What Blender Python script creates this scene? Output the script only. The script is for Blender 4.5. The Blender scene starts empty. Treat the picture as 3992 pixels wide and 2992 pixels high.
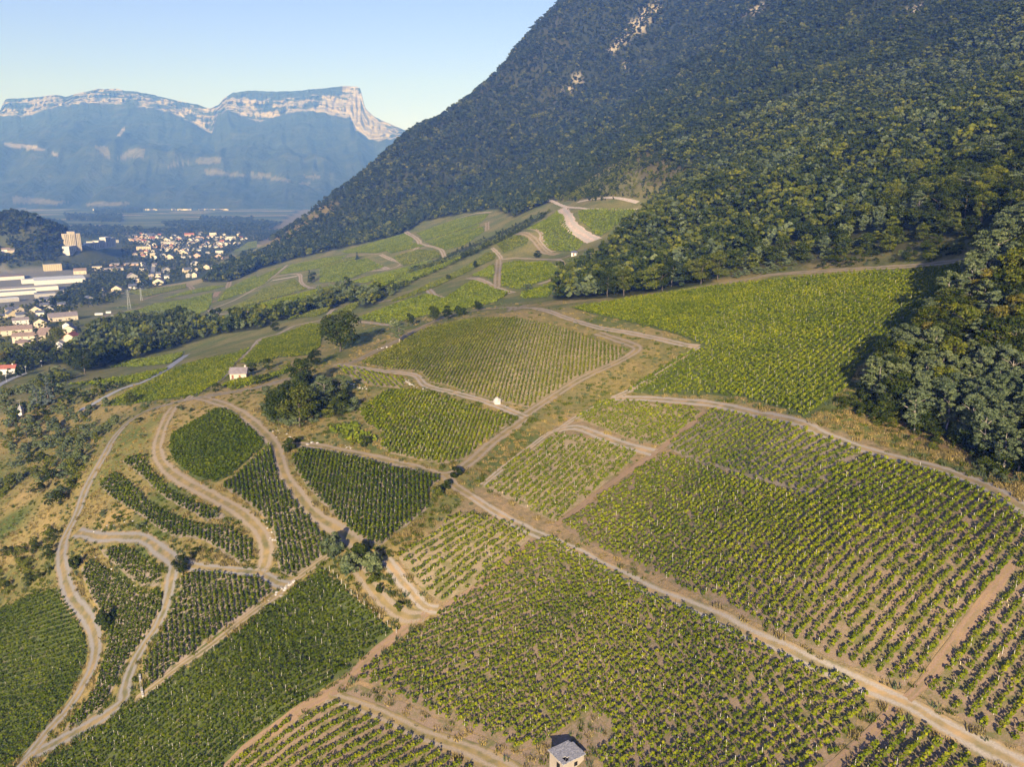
import bpy, math, random, bisect
import numpy as np
from mathutils import Vector, Matrix
from mathutils.geometry import delaunay_2d_cdt

random.seed(7)
rng = np.random.default_rng(7)
scene = bpy.context.scene
COL = scene.collection

# ------------------------------------------------------------------ camera
F = 3060.8                       # focal length in pixels of the 3992 x 2992 photograph
CX, CY = 1996.0, 1496.0
PITCH = math.atan(429 / 1696)
CAMZ = 200.0
cam_d = bpy.data.cameras.new('camera')
cam_d.sensor_width = 36.0
cam_d.lens = 36.0 * F / 3992
cam_d.clip_start = 1.0
cam_d.clip_end = 60000.0
cam = bpy.data.objects.new('camera', cam_d)
COL.objects.link(cam)
cam.location = (0, 0, CAMZ)
cam.rotation_euler = (math.pi / 2 - PITCH, 0, 0)
scene.camera = cam

# ------------------------------------------------------------------ sky, sun, exposure
SUN_EL = math.radians(18)
SUN_AZ = math.radians(-173)      # direction towards the sun, measured clockwise from +Y (view direction)
world = bpy.data.worlds.new('World')
scene.world = world
world.use_nodes = True
wn = world.node_tree
bg = wn.nodes['Background']
sky = wn.nodes.new('ShaderNodeTexSky')
sky.sky_type = 'NISHITA'
sky.sun_disc = False
sky.sun_elevation = SUN_EL
sky.sun_rotation = SUN_AZ
sky.altitude = 400
sky.air_density = 1.0
sky.dust_density = 0.6
sky.ozone_density = 4.0
tint = wn.nodes.new('ShaderNodeMixRGB'); tint.blend_type = 'MULTIPLY'; tint.inputs[0].default_value = 1.0
tint.inputs[2].default_value = (1.12, .865, 1.29, 1)
wn.links.new(sky.outputs[0], tint.inputs[1]); wn.links.new(tint.outputs[0], bg.inputs[0])
bg.inputs[1].default_value = 0.085
sun_d = bpy.data.lights.new('sun', 'SUN')
sun_d.energy = 5.0
sun_d.angle = math.radians(0.6)
sun_d.color = (1.0, 0.85, 0.62)
sun = bpy.data.objects.new('sun', sun_d)
COL.objects.link(sun)
sd = Vector((math.sin(SUN_AZ) * math.cos(SUN_EL), math.cos(SUN_AZ) * math.cos(SUN_EL), math.sin(SUN_EL)))
sun.rotation_euler = sd.to_track_quat('Z', 'Y').to_euler()
sun.location = (0, 0, 900)
vs = scene.view_settings
vs.view_transform = 'Standard'
vs.look = 'None'
vs.gamma = 1.0
vs.use_curve_mapping = False
vs.exposure = 1.02
cy = scene.cycles
cy.max_bounces = 4
cy.diffuse_bounces = 2
cy.glossy_bounces = 1
cy.transmission_bounces = 2
cy.transparent_max_bounces = 8
cy.volume_bounces = 0
cy.caustics_reflective = False
cy.caustics_refractive = False
cy.use_denoising = True
cy.sample_clamp_indirect = 4.0

# ------------------------------------------------------------------ reading the photograph: pixels to ground
CROP = {'1': (0, 200, .7686), '2': (0, 800, .4826), '3': (800, 700, .7233), '4': (2000, 500, .9005),
        '5': (0, 1300, .6329), '6': (1200, 1300, .7233), '7': (0, 2000, .6329), '8': (1200, 2000, .6329),
        '9': (2592, 1492, .6329), 'a': (2592, 2192, .6329), 't': (0, 800, .27125), 'u': (500, 850, .27125),
        'v': (0, 1100, .3015), 'D': (0, 0, 1.8047), 'h': (1900, 2692, .27125), 'w': (3200, 900, .6032)}

def P(s):
    """'6 1370,1035 1900,650 9 0,400' -> array of photo pixels"""
    out = []
    k = CROP['D']
    for tok in s.split():
        if ',' in tok:
            x, y = tok.split(',')
            out.append((k[0] + float(x) * k[2], k[1] + float(y) * k[2]))
        else:
            k = CROP[tok]
    return np.array(out)

sp, cp = math.sin(PITCH), math.cos(PITCH)
def rays(uv):
    a = (uv[:, 0] - CX) / F
    b = (CY - uv[:, 1]) / F
    return np.stack([a, cp + b * sp, -sp + b * cp], 1)
def project(x, y, z):
    dz = z - CAMZ
    dep = y * cp - dz * sp
    up = y * sp + dz * cp
    dep = np.where(np.abs(dep) < 1e-3, 1e-3, dep)
    return CX + F * x / dep, CY - F * up / dep, dep

# ------------------------------------------------------------------ terrain: survey points (pixel, depth) and world points
SURVEY = """1225,1610,145 90,1640,185 2212,1658,112 1760,905,205 1510,750,290 1220,660,400 2100,570,270 1650,600,370
1140,890,270 1390,750,300 1080,685,400 780,780,360 960,1010,235 640,960,265 1020,1065,220 720,1195,205 600,1260,203
350,880,340 140,1200,255 220,1380,215 0,1270,270 515,812,400 300,840,420 150,800,600 60,740,760 100,690,1000 0,650,1350
40,880,450 100,950,390 0,1100,330 200,1000,310 430,1000,275 500,1100,232 380,1230,215 330,1450,190 620,1500,165 870,1350,180
820,1210,195 1500,1000,215 1500,1250,165 1800,1200,150 2212,1100,150 1900,1500,126 1950,930,195 2212,950,175 2000,700,235
2212,540,240 1245,545,700 1240,460,850 1390,450,800 1080,590,620 1210,600,560 950,620,640 830,670,560 700,660,700 600,690,640
560,740,520 720,740,450 400,760,620 800,600,950 480,650,1100 300,700,900 600,600,1250 1000,560,950 880,520,1250 1060,460,1300
570,530,1900 420,600,1600 700,440,1900 900,300,2150 1100,140,2400 1250,0,2650 1330,-200,2950 800,480,1600 1000,380,1700 1200,250,1900 1400,100,2050
1200,430,1080 1330,340,1230 1430,250,1380 1560,130,1530 1700,0,1680 1500,430,620 1700,250,900 1800,450,480 2000,250,720
2212,300,480 2212,100,850 2212,0,1000 2000,50,1100 1850,120,1100 1600,380,720 1950,480,370 1500,560,480 1350,600,490
300,600,1720 300,560,2120 500,540,2400 0,590,1830 100,590,1830 30,470,1960 120,495,2000 190,535,2120 180,580,1950
660,640,780 1150,500,800 1000,500,1200 1180,530,760 1650,500,470 1330,510,720 640,1660,151 1225,1800,130 350,1800,150 2000,1800,105"""
WORLDPTS = [(-120, 60, 62), (0, 40, 104), (110, 40, 135), (300, 40, 235), (-400, 50, 18), (-900, 0, 2), (0, -300, 110), (-300, -300, 35),
            (300, -300, 240), (900, 0, 560), (900, -800, 560), (2000, 0, 1150), (-2500, 0, 0), (-2000, -2500, 0), (0, -2500, 150), (2500, -2500, 1200),
            (200, 0, 180), (-60, -20, 85), (480, 400, 330), (900, 600, 520), (1500, 1500, 900),
            (-1300, 2700, 0), (-800, 2900, 0), (-1900, 2300, 0), (-2500, 2700, 0), (-500, 3200, 0), (-1000, 4500, 0), (-3500, 4000, 0), (-600, 6500, 0), (-3500, 6500, 0), (-1900, 6500, 0),
            (0, 4500, 0), (1500, 4500, 500), (-1000, 12000, 0), (-6000, 12000, 0), (3000, 12000, 500), (-4500, 4000, 0), (-2500, 1500, 0), (-1400, 900, 2), (-700, 380, 25), (-420, 200, 35),
            (-600, 2300, 10), (-330, 2500, 60), (-100, 2900, 180), (250, 3300, 430), (900, 3600, 800), (2500, 3500, 1300), (700, 3000, 1000), (-900, 1900, 2), (-1100, 2200, 0)]
_D = 1.8047
_sv = np.array([[float(v) for v in t.split(',')] for t in SURVEY.split()])
_r = rays(_sv[:, :2] * _D)
_pts = np.concatenate([np.stack([_r[:, 0] * _sv[:, 2], _r[:, 1] * _sv[:, 2], CAMZ + _r[:, 2] * _sv[:, 2]], 1), np.array(WORLDPTS, float)])
R0 = 60.0
def warp(x, y):
    r = np.sqrt(x * x + y * y)
    th = np.arctan2(x, y)
    return th, np.log(r + R0)
_wt, _wr = warp(_pts[:, 0], _pts[:, 1])
# the seam behind the camera: keep the angle continuous by repeating the points that lie behind
_back = np.abs(_wt) > 1.9
_ct = np.concatenate([_wt, _wt[_back] - np.sign(_wt[_back]) * 2 * math.pi])
_cr = np.concatenate([_wr, _wr[_back]])
_cz = np.concatenate([_pts[:, 2], _pts[_back, 2]])
def _k(d2):
    return 0.5 * d2 * np.log(d2 + 1e-9)
_n = len(_ct)
_A = np.zeros((_n + 3, _n + 3))
_A[:_n, :_n] = _k((_ct[:, None] - _ct) ** 2 + (_cr[:, None] - _cr) ** 2) + np.eye(_n) * 2e-4
_A[:_n, _n:] = np.stack([np.ones(_n), _ct, _cr], 1)
_A[_n:, :_n] = _A[:_n, _n:].T
_w = np.linalg.solve(_A, np.concatenate([_cz, np.zeros(3)]))
def tps(x, y):
    t, r = warp(x, y)
    out = np.empty(len(t))
    for i in range(0, len(t), 20000):
        a, b = t[i:i + 20000], r[i:i + 20000]
        out[i:i + 20000] = _k((a[:, None] - _ct) ** 2 + (b[:, None] - _cr) ** 2) @ _w[:_n] + _w[_n] + a * _w[_n + 1] + b * _w[_n + 2]
    return out

def vnoise(x, y, seed=0):
    """smooth value noise in -1..1 on the plane"""
    xi, yi = np.floor(x), np.floor(y)
    fx, fy = x - xi, y - yi
    fx, fy = fx * fx * (3 - 2 * fx), fy * fy * (3 - 2 * fy)
    def h(a, b):
        v = np.sin(a * 127.1 + b * 311.7 + seed * 74.7) * 43758.5453
        return v - np.floor(v)
    return 2 * ((h(xi, yi) * (1 - fx) + h(xi + 1, yi) * fx) * (1 - fy) + (h(xi, yi + 1) * (1 - fx) + h(xi + 1, yi + 1) * fx) * fy) - 1
def fbm(x, y, oct=4, seed=0):
    a, s, t = 1.0, 0.0, 0.0
    for i in range(oct):
        s = s + a * vnoise(x, y, seed + i); t += a
        x, y, a = x * 2.03 + 13.1, y * 2.03 - 7.7, a * .5
    return s / t

# grid: fine where the camera looks, coarse elsewhere; log steps in distance
TH = np.concatenate([np.radians(np.arange(-180, -46, 4.0)), np.radians(np.arange(-46, 46.01, .34)), np.radians(np.arange(50, 180.1, 4.0))])
LR = np.arange(math.log(12.0), math.log(26000.0), .0135)
RR = np.exp(LR)
gT, gR = np.meshgrid(TH, RR, indexing='ij')
gX, gY = gR * np.sin(gT), gR * np.cos(gT)
gZ = tps(gX.ravel(), gY.ravel()).reshape(gX.shape)
_wb = np.clip((np.abs(TH) - math.radians(140)) / math.radians(40), 0, 1)[:, None]
gZ = gZ * (1 - _wb) + _wb * .5 * (gZ[:1] + gZ[-1:])
# plain: never below the valley floor; mountains: rough relief that grows with height above the floor
gZ = np.where(gZ < 8, 8 * np.exp((gZ - 8) / 16) , gZ)
_far = np.clip((gR - 500) / 900, 0, 1)
_mt = np.clip((gZ - 190) / 200, 0, 1) * _far
gZ = gZ + _mt * (fbm(gX / 260, gY / 260, 4, 3) * 34 + (1 - np.abs(fbm(gX / 420 + gY / 900, gY / 300, 3, 9)) * 2) * 16)
_sl = np.clip((gZ - 182) / 40, 0, 1) * np.clip((gR - 330) / 300, 0, 1) * (gX > -300)
gZ = gZ + _sl * ((1 - 2.2 * np.abs(fbm(gY / 75 + gX / 400, gX / 420, 3, 61))) * 7 + fbm(gX / 60, gY / 60, 3, 67) * 5)
_plain = np.clip((gR - 3200) / 1500, 0, 1) * (gX < 1200)
gZ = gZ * (1 - _plain) + 2.0 * _plain
gZ = gZ + fbm(gX / 14, gY / 14, 3, 5) * .35 * np.clip((700 - gR) / 300, 0, 1)

def height(x, y):
    x = np.asarray(x, float); y = np.asarray(y, float)
    r = np.sqrt(x * x + y * y); t = np.arctan2(x, y)
    fj = np.clip((np.log(np.maximum(r, 12.01)) - LR[0]) / .0135, 0, len(LR) - 1.001)
    j = fj.astype(int); fj = fj - j
    i = np.clip(np.searchsorted(TH, t, side='right') - 1, 0, len(TH) - 2)
    fi = np.clip((t - TH[i]) / (TH[i + 1] - TH[i]), 0, 1)
    return ((gZ[i, j] * (1 - fi) + gZ[i + 1, j] * fi) * (1 - fj) + (gZ[i, j + 1] * (1 - fi) + gZ[i + 1, j + 1] * fi) * fj)

_ts = np.exp(np.linspace(math.log(70), math.log(9000), 900))
def ground(uv):
    """photo pixels -> points of the ground (x, y)"""
    uv = np.atleast_2d(np.asarray(uv, float))
    d = rays(uv)
    X = d[:, :1] * _ts; Y = d[:, 1:2] * _ts; Z = CAMZ + d[:, 2:3] * _ts
    below = Z < height(X, Y)
    k = np.where(below.any(1), below.argmax(1), len(_ts) - 1)
    lo = _ts[np.maximum(k - 1, 0)]; hi = _ts[k]
    for _ in range(18):
        m = (lo + hi) / 2
        b = (CAMZ + d[:, 2] * m) < height(d[:, 0] * m, d[:, 1] * m)
        hi = np.where(b, m, hi); lo = np.where(b, lo, m)
    return np.stack([d[:, 0] * hi, d[:, 1] * hi], 1)
def G(s):
    return ground(P(s))
def inside(poly, x, y):
    x = np.asarray(x); y = np.asarray(y)
    c = np.zeros(x.shape, bool)
    n = len(poly)
    for i in range(n):
        x1, y1 = poly[i]; x2, y2 = poly[(i + 1) % n]
        if y1 == y2: continue
        c ^= ((y1 > y) != (y2 > y)) & (x < (x2 - x1) * (y - y1) / (y2 - y1) + x1)
    return c

# ------------------------------------------------------------------ mesh and material helpers
def tag(o, label=None, cat=None, group=None, kind=None):
    if label: o['label'] = label
    if cat: o['category'] = cat
    if group: o['group'] = group
    if kind: o['kind'] = kind
    return o
def mesh(name, V, Fs, mats=None, smooth=False, mi=None, leaf_tone=None):
    """fast mesh from arrays; Fs is one (n, k) array or a list of such arrays"""
    if not isinstance(Fs, (list, tuple)): Fs = [Fs]
    Fs = [np.asarray(f, np.int32) for f in Fs if len(f)]
    V = np.asarray(V, np.float32)
    me = bpy.data.meshes.new(name)
    me.vertices.add(len(V)); me.vertices.foreach_set('co', V.ravel())
    tot = np.concatenate([np.full(len(f), f.shape[1], np.int32) for f in Fs])
    idx = np.concatenate([f.ravel() for f in Fs])
    me.loops.add(len(idx)); me.loops.foreach_set('vertex_index', idx)
    me.polygons.add(len(tot))
    me.polygons.foreach_set('loop_start', np.concatenate([[0], np.cumsum(tot)[:-1]]).astype(np.int32))
    me.polygons.foreach_set('loop_total', tot)
    me.polygons.foreach_set('use_smooth', np.full(len(tot), bool(smooth)))
    if mi is not None: me.polygons.foreach_set('material_index', np.asarray(mi, np.int32))
    if leaf_tone is not None:
        a = me.attributes.new('leaf_tone', 'FLOAT', 'FACE'); a.data.foreach_set('value', np.asarray(leaf_tone, np.float32))
    me.update(calc_edges=True)
    for m in (mats or []): me.materials.append(m)
    return me
def obj(name, me, parent=None, loc=None, rz=0.0, scale=None):
    o = bpy.data.objects.new(name, me)
    COL.objects.link(o)
    if parent is not None: o.parent = parent
    if loc is not None: o.location = loc
    if rz: o.rotation_euler = (0, 0, rz)
    if scale is not None: o.scale = scale if hasattr(scale, '__len__') else (scale,) * 3
    return o
class Geo:
    """collects boxes, prisms and tubes into one mesh"""
    def __init__(s): s.v = []; s.f = {}
    def add(s, vs, fs):
        b = len(s.v); s.v += [tuple(v) for v in vs]
        for f in fs: s.f.setdefault(len(f), []).append([i + b for i in f])
    def box(s, x0, x1, y0, y1, z0, z1):
        s.add([(x0, y0, z0), (x1, y0, z0), (x1, y1, z0), (x0, y1, z0), (x0, y0, z1), (x1, y0, z1), (x1, y1, z1), (x0, y1, z1)],
              [(0, 3, 2, 1), (4, 5, 6, 7), (0, 1, 5, 4), (1, 2, 6, 5), (2, 3, 7, 6), (3, 0, 4, 7)])
    def tube(s, pts, rad, n=6):
        base = len(s.v); vs = []; fs = []
        for i, (p, r) in enumerate(zip(pts, rad)):
            p = Vector(p)
            d = (Vector(pts[min(i + 1, len(pts) - 1)]) - Vector(pts[max(i - 1, 0)])).normalized()
            u = d.cross(Vector((.31, .95, .07))).normalized(); w = d.cross(u)
            for k in range(n):
                a = 2 * math.pi * k / n
                vs.append(p + (u * math.cos(a) + w * math.sin(a)) * r)
        for i in range(len(pts) - 1):
            for k in range(n):
                a, b = i * n + k, i * n + (k + 1) % n
                fs.append((a, b, b + n, a + n))
        fs.append(tuple(range(n))[::-1]); fs.append(tuple(range((len(pts) - 1) * n, len(pts) * n)))
        s.add(vs, fs)
    def mesh(s, name, mats, smooth=False):
        return mesh(name, np.array(s.v), [np.array(f) for f in s.f.values()], mats, smooth)

def nodes(name):
    m = bpy.data.materials.new(name); m.use_nodes = True
    nt = m.node_tree; nt.nodes.clear()
    out = nt.nodes.new('ShaderNodeOutputMaterial')
    def N(t, ins=None, **kw):
        n = nt.nodes.new('ShaderNode' + t)
        for k, v in kw.items(): setattr(n, k, v)
        for k, v in (ins or {}).items():
            if hasattr(v, 'is_output'): nt.links.new(v, n.inputs[k])
            else: n.inputs[k].default_value = v
        return n
    return m, nt, out, N
def c4(c): return (c[0], c[1], c[2], 1.0)
def ramp(N, fac, stops):
    r = N('ValToRGB', {0: fac}); e = r.color_ramp.elements
    while len(e) < len(stops): e.new(.5)
    for k, (p, c) in enumerate(stops):
        e[k].position = p; e[k].color = c4(c) if hasattr(c, '__len__') else (c, c, c, 1)
    return r.outputs[0]
def mixc(N, fac, a, b, mode='MIX'):
    n = N('MixRGB', {0: fac, 1: a if hasattr(a, 'is_output') else c4(a), 2: b if hasattr(b, 'is_output') else c4(b)}, blend_type=mode)
    return n.outputs[0]
def noise(N, vec, scale, detail=4.0, rough=.6):
    return N('TexNoise', {'Vector': vec, 'Scale': scale, 'Detail': detail, 'Roughness': rough}).outputs[0]
def matte(name, col, var=.25, scale=1.0, bump=0.0, rough=.9, obj_space=True, col2=None):
    m, nt, out, N = nodes(name)
    tc = N('TexCoord').outputs['Object'] if obj_space else N('NewGeometry').outputs['Position']
    n1 = noise(N, tc, scale, 5.0, .65)
    c = mixc(N, ramp(N, n1, [(.3, 0), (.7, 1)]), tuple(v * (1 - var) for v in col), col2 or tuple(min(1, v * (1 + var)) for v in col))
    b = N('BsdfPrincipled', {'Base Color': c, 'Roughness': rough, 'Specular IOR Level': .2})
    if bump:
        bp = N('Bump', {'Height': n1, 'Strength': bump, 'Distance': .2}); nt.links.new(bp.outputs[0], b.inputs['Normal'])
    nt.links.new(b.outputs[0], out.inputs[0])
    return m
def leafmat(name, dark, mid, light, trans=.3, objvar=.5, tint=None):
    """foliage: hue varies from leaf to leaf, mostly paler upwards ('rnd') and from plant to plant"""
    m, nt, out, N = nodes(name)
    at = N('Attribute', attribute_name='leaf_tone').outputs['Fac']
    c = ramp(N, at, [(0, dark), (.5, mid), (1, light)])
    if objvar:
        oi = N('ObjectInfo').outputs['Random']
        c = mixc(N, objvar, c, ramp(N, oi, [(0, (.45, .5, .5)), (.45, (1, 1, 1)), (.8, (1.15, 1.1, .8)), (1, tint or (1.22, 1.14, .8))]), 'MULTIPLY')
    pos = N('NewGeometry').outputs['Position']
    c = mixc(N, .6, c, ramp(N, noise(N, pos, .035, 3.0), [(.3, (.72, .78, .8)), (.7, (1.2, 1.12, .95))]), 'MULTIPLY')
    d = N('BsdfDiffuse', {'Color': c}); t = N('BsdfTranslucent', {'Color': mixc(N, 1.0, c, (1.25, 1.2, .6), 'MULTIPLY')})
    s = N('MixShader', {0: trans, 1: d.outputs[0], 2: t.outputs[0]})
    nt.links.new(s.outputs[0], out.inputs[0])
    return m

M = {}
VINE = dict(dark=(.046, .078, .009), mid=(.140, .178, .010), light=(.300, .300, .018))
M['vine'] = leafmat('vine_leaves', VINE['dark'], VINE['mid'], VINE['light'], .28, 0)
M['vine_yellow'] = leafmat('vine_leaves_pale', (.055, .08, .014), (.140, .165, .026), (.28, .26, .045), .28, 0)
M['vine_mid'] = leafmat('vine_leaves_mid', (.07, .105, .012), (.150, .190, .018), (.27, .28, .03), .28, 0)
M['vine_dark'] = leafmat('vine_leaves_dark', (.020, .036, .005), (.066, .096, .007), (.150, .172, .014), .25, 0)  # darker leaves; soft shade over the lower left is partly put into this colour
M['oak'] = leafmat('oak_leaves', (.009, .018, .005), (.030, .047, .010), (.078, .092, .018), .24, .75)
M['locust'] = leafmat('locust_leaves', (.042, .064, .034), (.108, .142, .072), (.205, .235, .120), .3, .45)
M['bright'] = leafmat('bright_leaves', (.036, .055, .009), (.095, .118, .018), (.195, .195, .034), .3, .6)
M['yellow'] = leafmat('yellowing_leaves', (.055, .055, .012), (.120, .112, .022), (.210, .180, .038), .3, .4)
M['conifer'] = leafmat('conifer_needles', (.012, .024, .014), (.030, .048, .026), (.065, .080, .045), .1, .5)
M['bluefir'] = leafmat('blue_fir_needles', (.03, .045, .045), (.075, .10, .095), (.14, .17, .16), .1, .3)
M['drygrass'] = leafmat('dry_grass_blades', (.13, .105, .045), (.26, .205, .085), (.40, .32, .15), .25, .5)
M['bark'] = matte('bark', (.115, .095, .075), .4, 1.5)
M['palebark'] = matte('pale_bark', (.30, .26, .21), .3, 1.5)
M['post'] = matte('weathered_post', (.50, .46, .40), .2, 3.0)
M['tube'] = matte('vine_guard_tube', (.62, .48, .30), .15, 3.0)
M['rock'] = matte('limestone', (.33, .30, .26), .3, .8, .6)
M['whiterock'] = matte('pale_limestone', (.44, .41, .36), .25, .9, .5)

# ------------------------------------------------------------------ zones of the photograph (polygons in photo pixels)
ZONE = {
 'forest': P('D 1180,-80 1180,0 1050,140 850,300 660,440 545,522 620,520 760,492 900,482 1000,462 1072,452 1110,470 1180,440 1235,425 1290,360 1420,330 1480,380 1400,440 1400,458 1330,520 1280,560 1215,600 1200,650 1350,642 1500,618 1600,592 1800,564 2000,538 2130,510 2300,480 2300,-80'),
 'wood': P('D 2150,550 2095,605 2000,725 1900,815 1860,855 1870,905 1960,935 2060,975 2110,1000 2212,1040 2400,1080 2400,450 2200,500'),
 'scrub': P('D 1180,440 1235,420 1290,355 1420,325 1500,300 1480,380 1410,430 1240,436'),
 'bank': P('D 1500,600 1560,560 1800,520 2000,505 2130,495 2212,490 2150,540 2070,556 1900,575 1700,588 1560,606'),
 'belt': P('D 440,610 490,570 560,548 620,525 760,494 900,484 880,506 760,532 640,560 560,582 500,610'),
 'midwood': P('D 140,790 150,760 200,720 280,690 350,690 470,705 560,690 600,700 560,712 480,722 420,738 400,748 340,765 240,790 180,806'),
 'midstrip': P('D 590,692 610,668 680,640 760,622 815,625 830,650 790,668 750,652 700,676 640,690'),
 'hedge': P('D 800,640 830,612 900,580 1000,536 1060,512 1130,478 1190,455 1180,468 1100,514 1000,562 900,606 850,640'),
 'bare': P('D 1020,1065 1130,985 1230,900 1330,866 1500,880 1760,915 1900,960 2100,1050 2300,1140 2300,1850 700,1850 560,1658 700,1530 790,1450 960,1330 900,1260 850,1215'),
 'works': P('t -300,900 640,915 1280,960 1300,1080 1000,1190 820,1340 300,1475 -300,1500'),
 'towerfoot': P('t 930,560 1760,520 1760,800 930,800'),
 'suburb': P('v 500,-50 1900,-150 1990,-60 1900,20 1600,200 1450,280 900,370 520,420 450,200'),
 'village': P('v 0,300 900,330 1020,560 1050,700 700,900 0,820'),
 'toe': P('D 555,528 590,490 650,455 700,432 730,440 705,470 650,505 590,535'),
 'woodedge': P('D 1800,868 1850,900 1930,940 2030,980 2130,1030 2300,1105 2300,1000 2100,950 1960,905 1870,850'),
 'leftscrub': P('D 0,850 60,838 120,800 150,810 130,850 180,855 260,820 300,808 200,868 175,878 280,868 330,878 270,900 230,950 200,1000 170,1060 140,1120 60,1060 0,1080'),
 'leftlow': P('D 0,1190 60,1180 110,1150 150,1150 128,1220 130,1260 60,1270 0,1290 -100,1300 -100,1190'),
 'cluster': P('5 1600,470 1660,390 1790,330 1900,290 2060,330 2190,420 2200,480 2080,520 2000,520 1880,580 1740,570 1640,530'),
 'villagetrees': P('v 0,800 150,880 600,830 800,900 1000,1000 1250,1080 1100,1170 800,1060 560,1080 400,1170 0,1350'),
 'towntrees': P('u 0,200 600,150 1900,200 1900,320 1480,500 1100,800 600,950 0,1100 t 1700,1200 1000,1440 300,1475 0,1475 0,700 900,700 1700,450'),
 'castle': P('t -100,100 200,160 600,220 900,260 1000,340 950,640 900,800 0,900 -200,900'),
}
def in_zone(n, x, y, z=None):
    u, v, d = project(x, y, height(x, y) if z is None else z)
    return inside(ZONE[n], u, v) & (d > 1)

# ------------------------------------------------------------------ ground sheet
nT, nR = gX.shape
gu, gv, gd = project(gX, gY, gZ)
front = gd > 1
def zin(n): return inside(ZONE[n], gu, gv) & front
cn1 = fbm(gX / 22, gY / 22, 4, 21); cn2 = fbm(gX / 6, gY / 6, 3, 31)
dry = np.clip(.5 + 1.1 * cn1 + .4 * cn2, 0, 1)[..., None]
col = (1 - dry) * np.array((.105, .130, .035)) + dry * np.array((.300, .225, .098))
def paint(mask, c, s=1.0):
    global col
    col = np.where(mask[..., None], col * (1 - s) + np.array(c) * s, col)
# far floor: strips of meadow, maize and stubble
ang = .25
fx = gX * math.cos(ang) + gY * math.sin(ang); fy = -gX * math.sin(ang) + gY * math.cos(ang)
cxi = np.floor(fx / 330 + .3 * np.sin(fy / 700)); cyi = np.floor(fy / 150 + .6 * np.sin(cxi * 3.1))
hsh = np.abs(np.sin(cxi * 12.9898 + cyi * 78.233) * 43758.5453) % 1.0
fields = np.select([hsh < .34, hsh < .6, hsh < .78], [0, 1, 2], 3)
pal = np.array([(.070, .095, .030), (.130, .150, .050), (.300, .245, .130), (.040, .060, .022)])
valley = (gZ < 26) & (gR > 1500) & front
col = np.where(valley[..., None], pal[fields], col)
paint((gd > 440) & ~valley & (gZ < 400), (.120, .140, .045), .55)
paint(zin('towntrees') | zin('castle'), (.060, .072, .032), .8)
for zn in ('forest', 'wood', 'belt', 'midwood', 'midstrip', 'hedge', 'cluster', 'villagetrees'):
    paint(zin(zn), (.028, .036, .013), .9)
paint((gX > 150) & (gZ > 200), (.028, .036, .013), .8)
paint(zin('scrub'), (.20, .15, .085), .35)
paint(zin('toe'), (.21, .17, .08), .8)
paint(zin('woodedge'), (.22, .145, .09), .7)
paint(zin('leftscrub'), (.21, .175, .075), .5)
paint(zin('bank'), (.12, .11, .05), .5)
paint(zin('bare') & (gd < 400), (.262, .190, .122), .8)
paint(zin('works'), (.24, .23, .22), .75)
# rock and scree patches on the mountain
for s in ('D 1395,15 1430,0 1440,0 1400,50 1330,110 1300,125 1345,70', 'D 1215,185 1260,160 1250,180 1220,200', 'D 1345,140 1352,132 1352,145 1345,152', 'D 1590,20 1650,8 1650,20 1600,32',
          'D 1940,40 1990,0 2000,15 1960,55 1940,60', 'D 1400,230 1440,190 1470,150 1480,155 1430,215 1405,245'):
    paint(inside(P(s), gu, gv) & front & (gd > 600), (.40, .36, .32), .9)
gcol = np.concatenate([col, np.ones(col.shape[:2] + (1,))], -1).reshape(-1, 4).astype(np.float32)
gi, gj = np.meshgrid(np.arange(nT - 1), np.arange(nR - 1), indexing='ij')
ga = (gi * nR + gj).ravel()
gq = np.stack([ga, ga + nR, ga + nR + 1, ga + 1], 1)[:, ::-1]
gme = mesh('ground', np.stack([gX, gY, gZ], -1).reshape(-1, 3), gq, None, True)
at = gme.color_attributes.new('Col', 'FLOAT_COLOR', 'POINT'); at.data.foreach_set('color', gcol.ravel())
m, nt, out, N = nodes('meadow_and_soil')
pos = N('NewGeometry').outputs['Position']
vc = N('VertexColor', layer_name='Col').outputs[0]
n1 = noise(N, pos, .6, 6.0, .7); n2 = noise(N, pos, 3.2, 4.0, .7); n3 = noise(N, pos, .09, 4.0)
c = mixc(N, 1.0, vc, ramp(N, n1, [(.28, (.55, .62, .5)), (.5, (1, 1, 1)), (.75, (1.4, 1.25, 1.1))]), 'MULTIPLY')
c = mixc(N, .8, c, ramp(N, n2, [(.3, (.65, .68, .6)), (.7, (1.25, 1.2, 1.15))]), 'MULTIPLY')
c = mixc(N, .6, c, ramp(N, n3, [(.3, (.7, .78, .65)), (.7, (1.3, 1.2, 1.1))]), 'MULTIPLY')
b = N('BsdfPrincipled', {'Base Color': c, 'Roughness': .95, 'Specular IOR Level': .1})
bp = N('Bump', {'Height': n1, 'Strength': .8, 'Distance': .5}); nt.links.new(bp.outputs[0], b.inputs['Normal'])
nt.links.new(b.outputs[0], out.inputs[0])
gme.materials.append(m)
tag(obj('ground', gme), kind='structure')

# ------------------------------------------------------------------ far massif with its limestone rim
SKY = P('1 -500,330 -200,300 0,300 14,268 30,240 100,238 180,232 240,224 290,220 335,230 400,210 450,202 500,188 545,192 590,188 640,200 700,205 800,225 900,250 1000,268 1060,290 1085,280 1110,270 1130,240 1180,210 1260,198 1400,203 1500,200 1600,190 1740,175 1800,177 1826,184 1838,230 1850,280 1870,305 1900,330 1960,360 2020,385 2110,420 2300,470 2700,560')
FOOT = P('1 -500,360 -200,350 0,322 80,318 150,320 250,285 400,256 550,264 700,278 850,300 960,352 1020,385 1075,418 1095,350 1110,310 1160,295 1230,320 1300,352 1350,350 1420,330 1500,302 1620,300 1700,315 1740,330 1775,330 1800,400 1850,435 1900,452 1960,450 2020,440 2110,440 2300,480 2700,565')
DM = 11500.0
mu = np.linspace(SKY[0, 0], SKY[-1, 0], 620)
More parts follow.
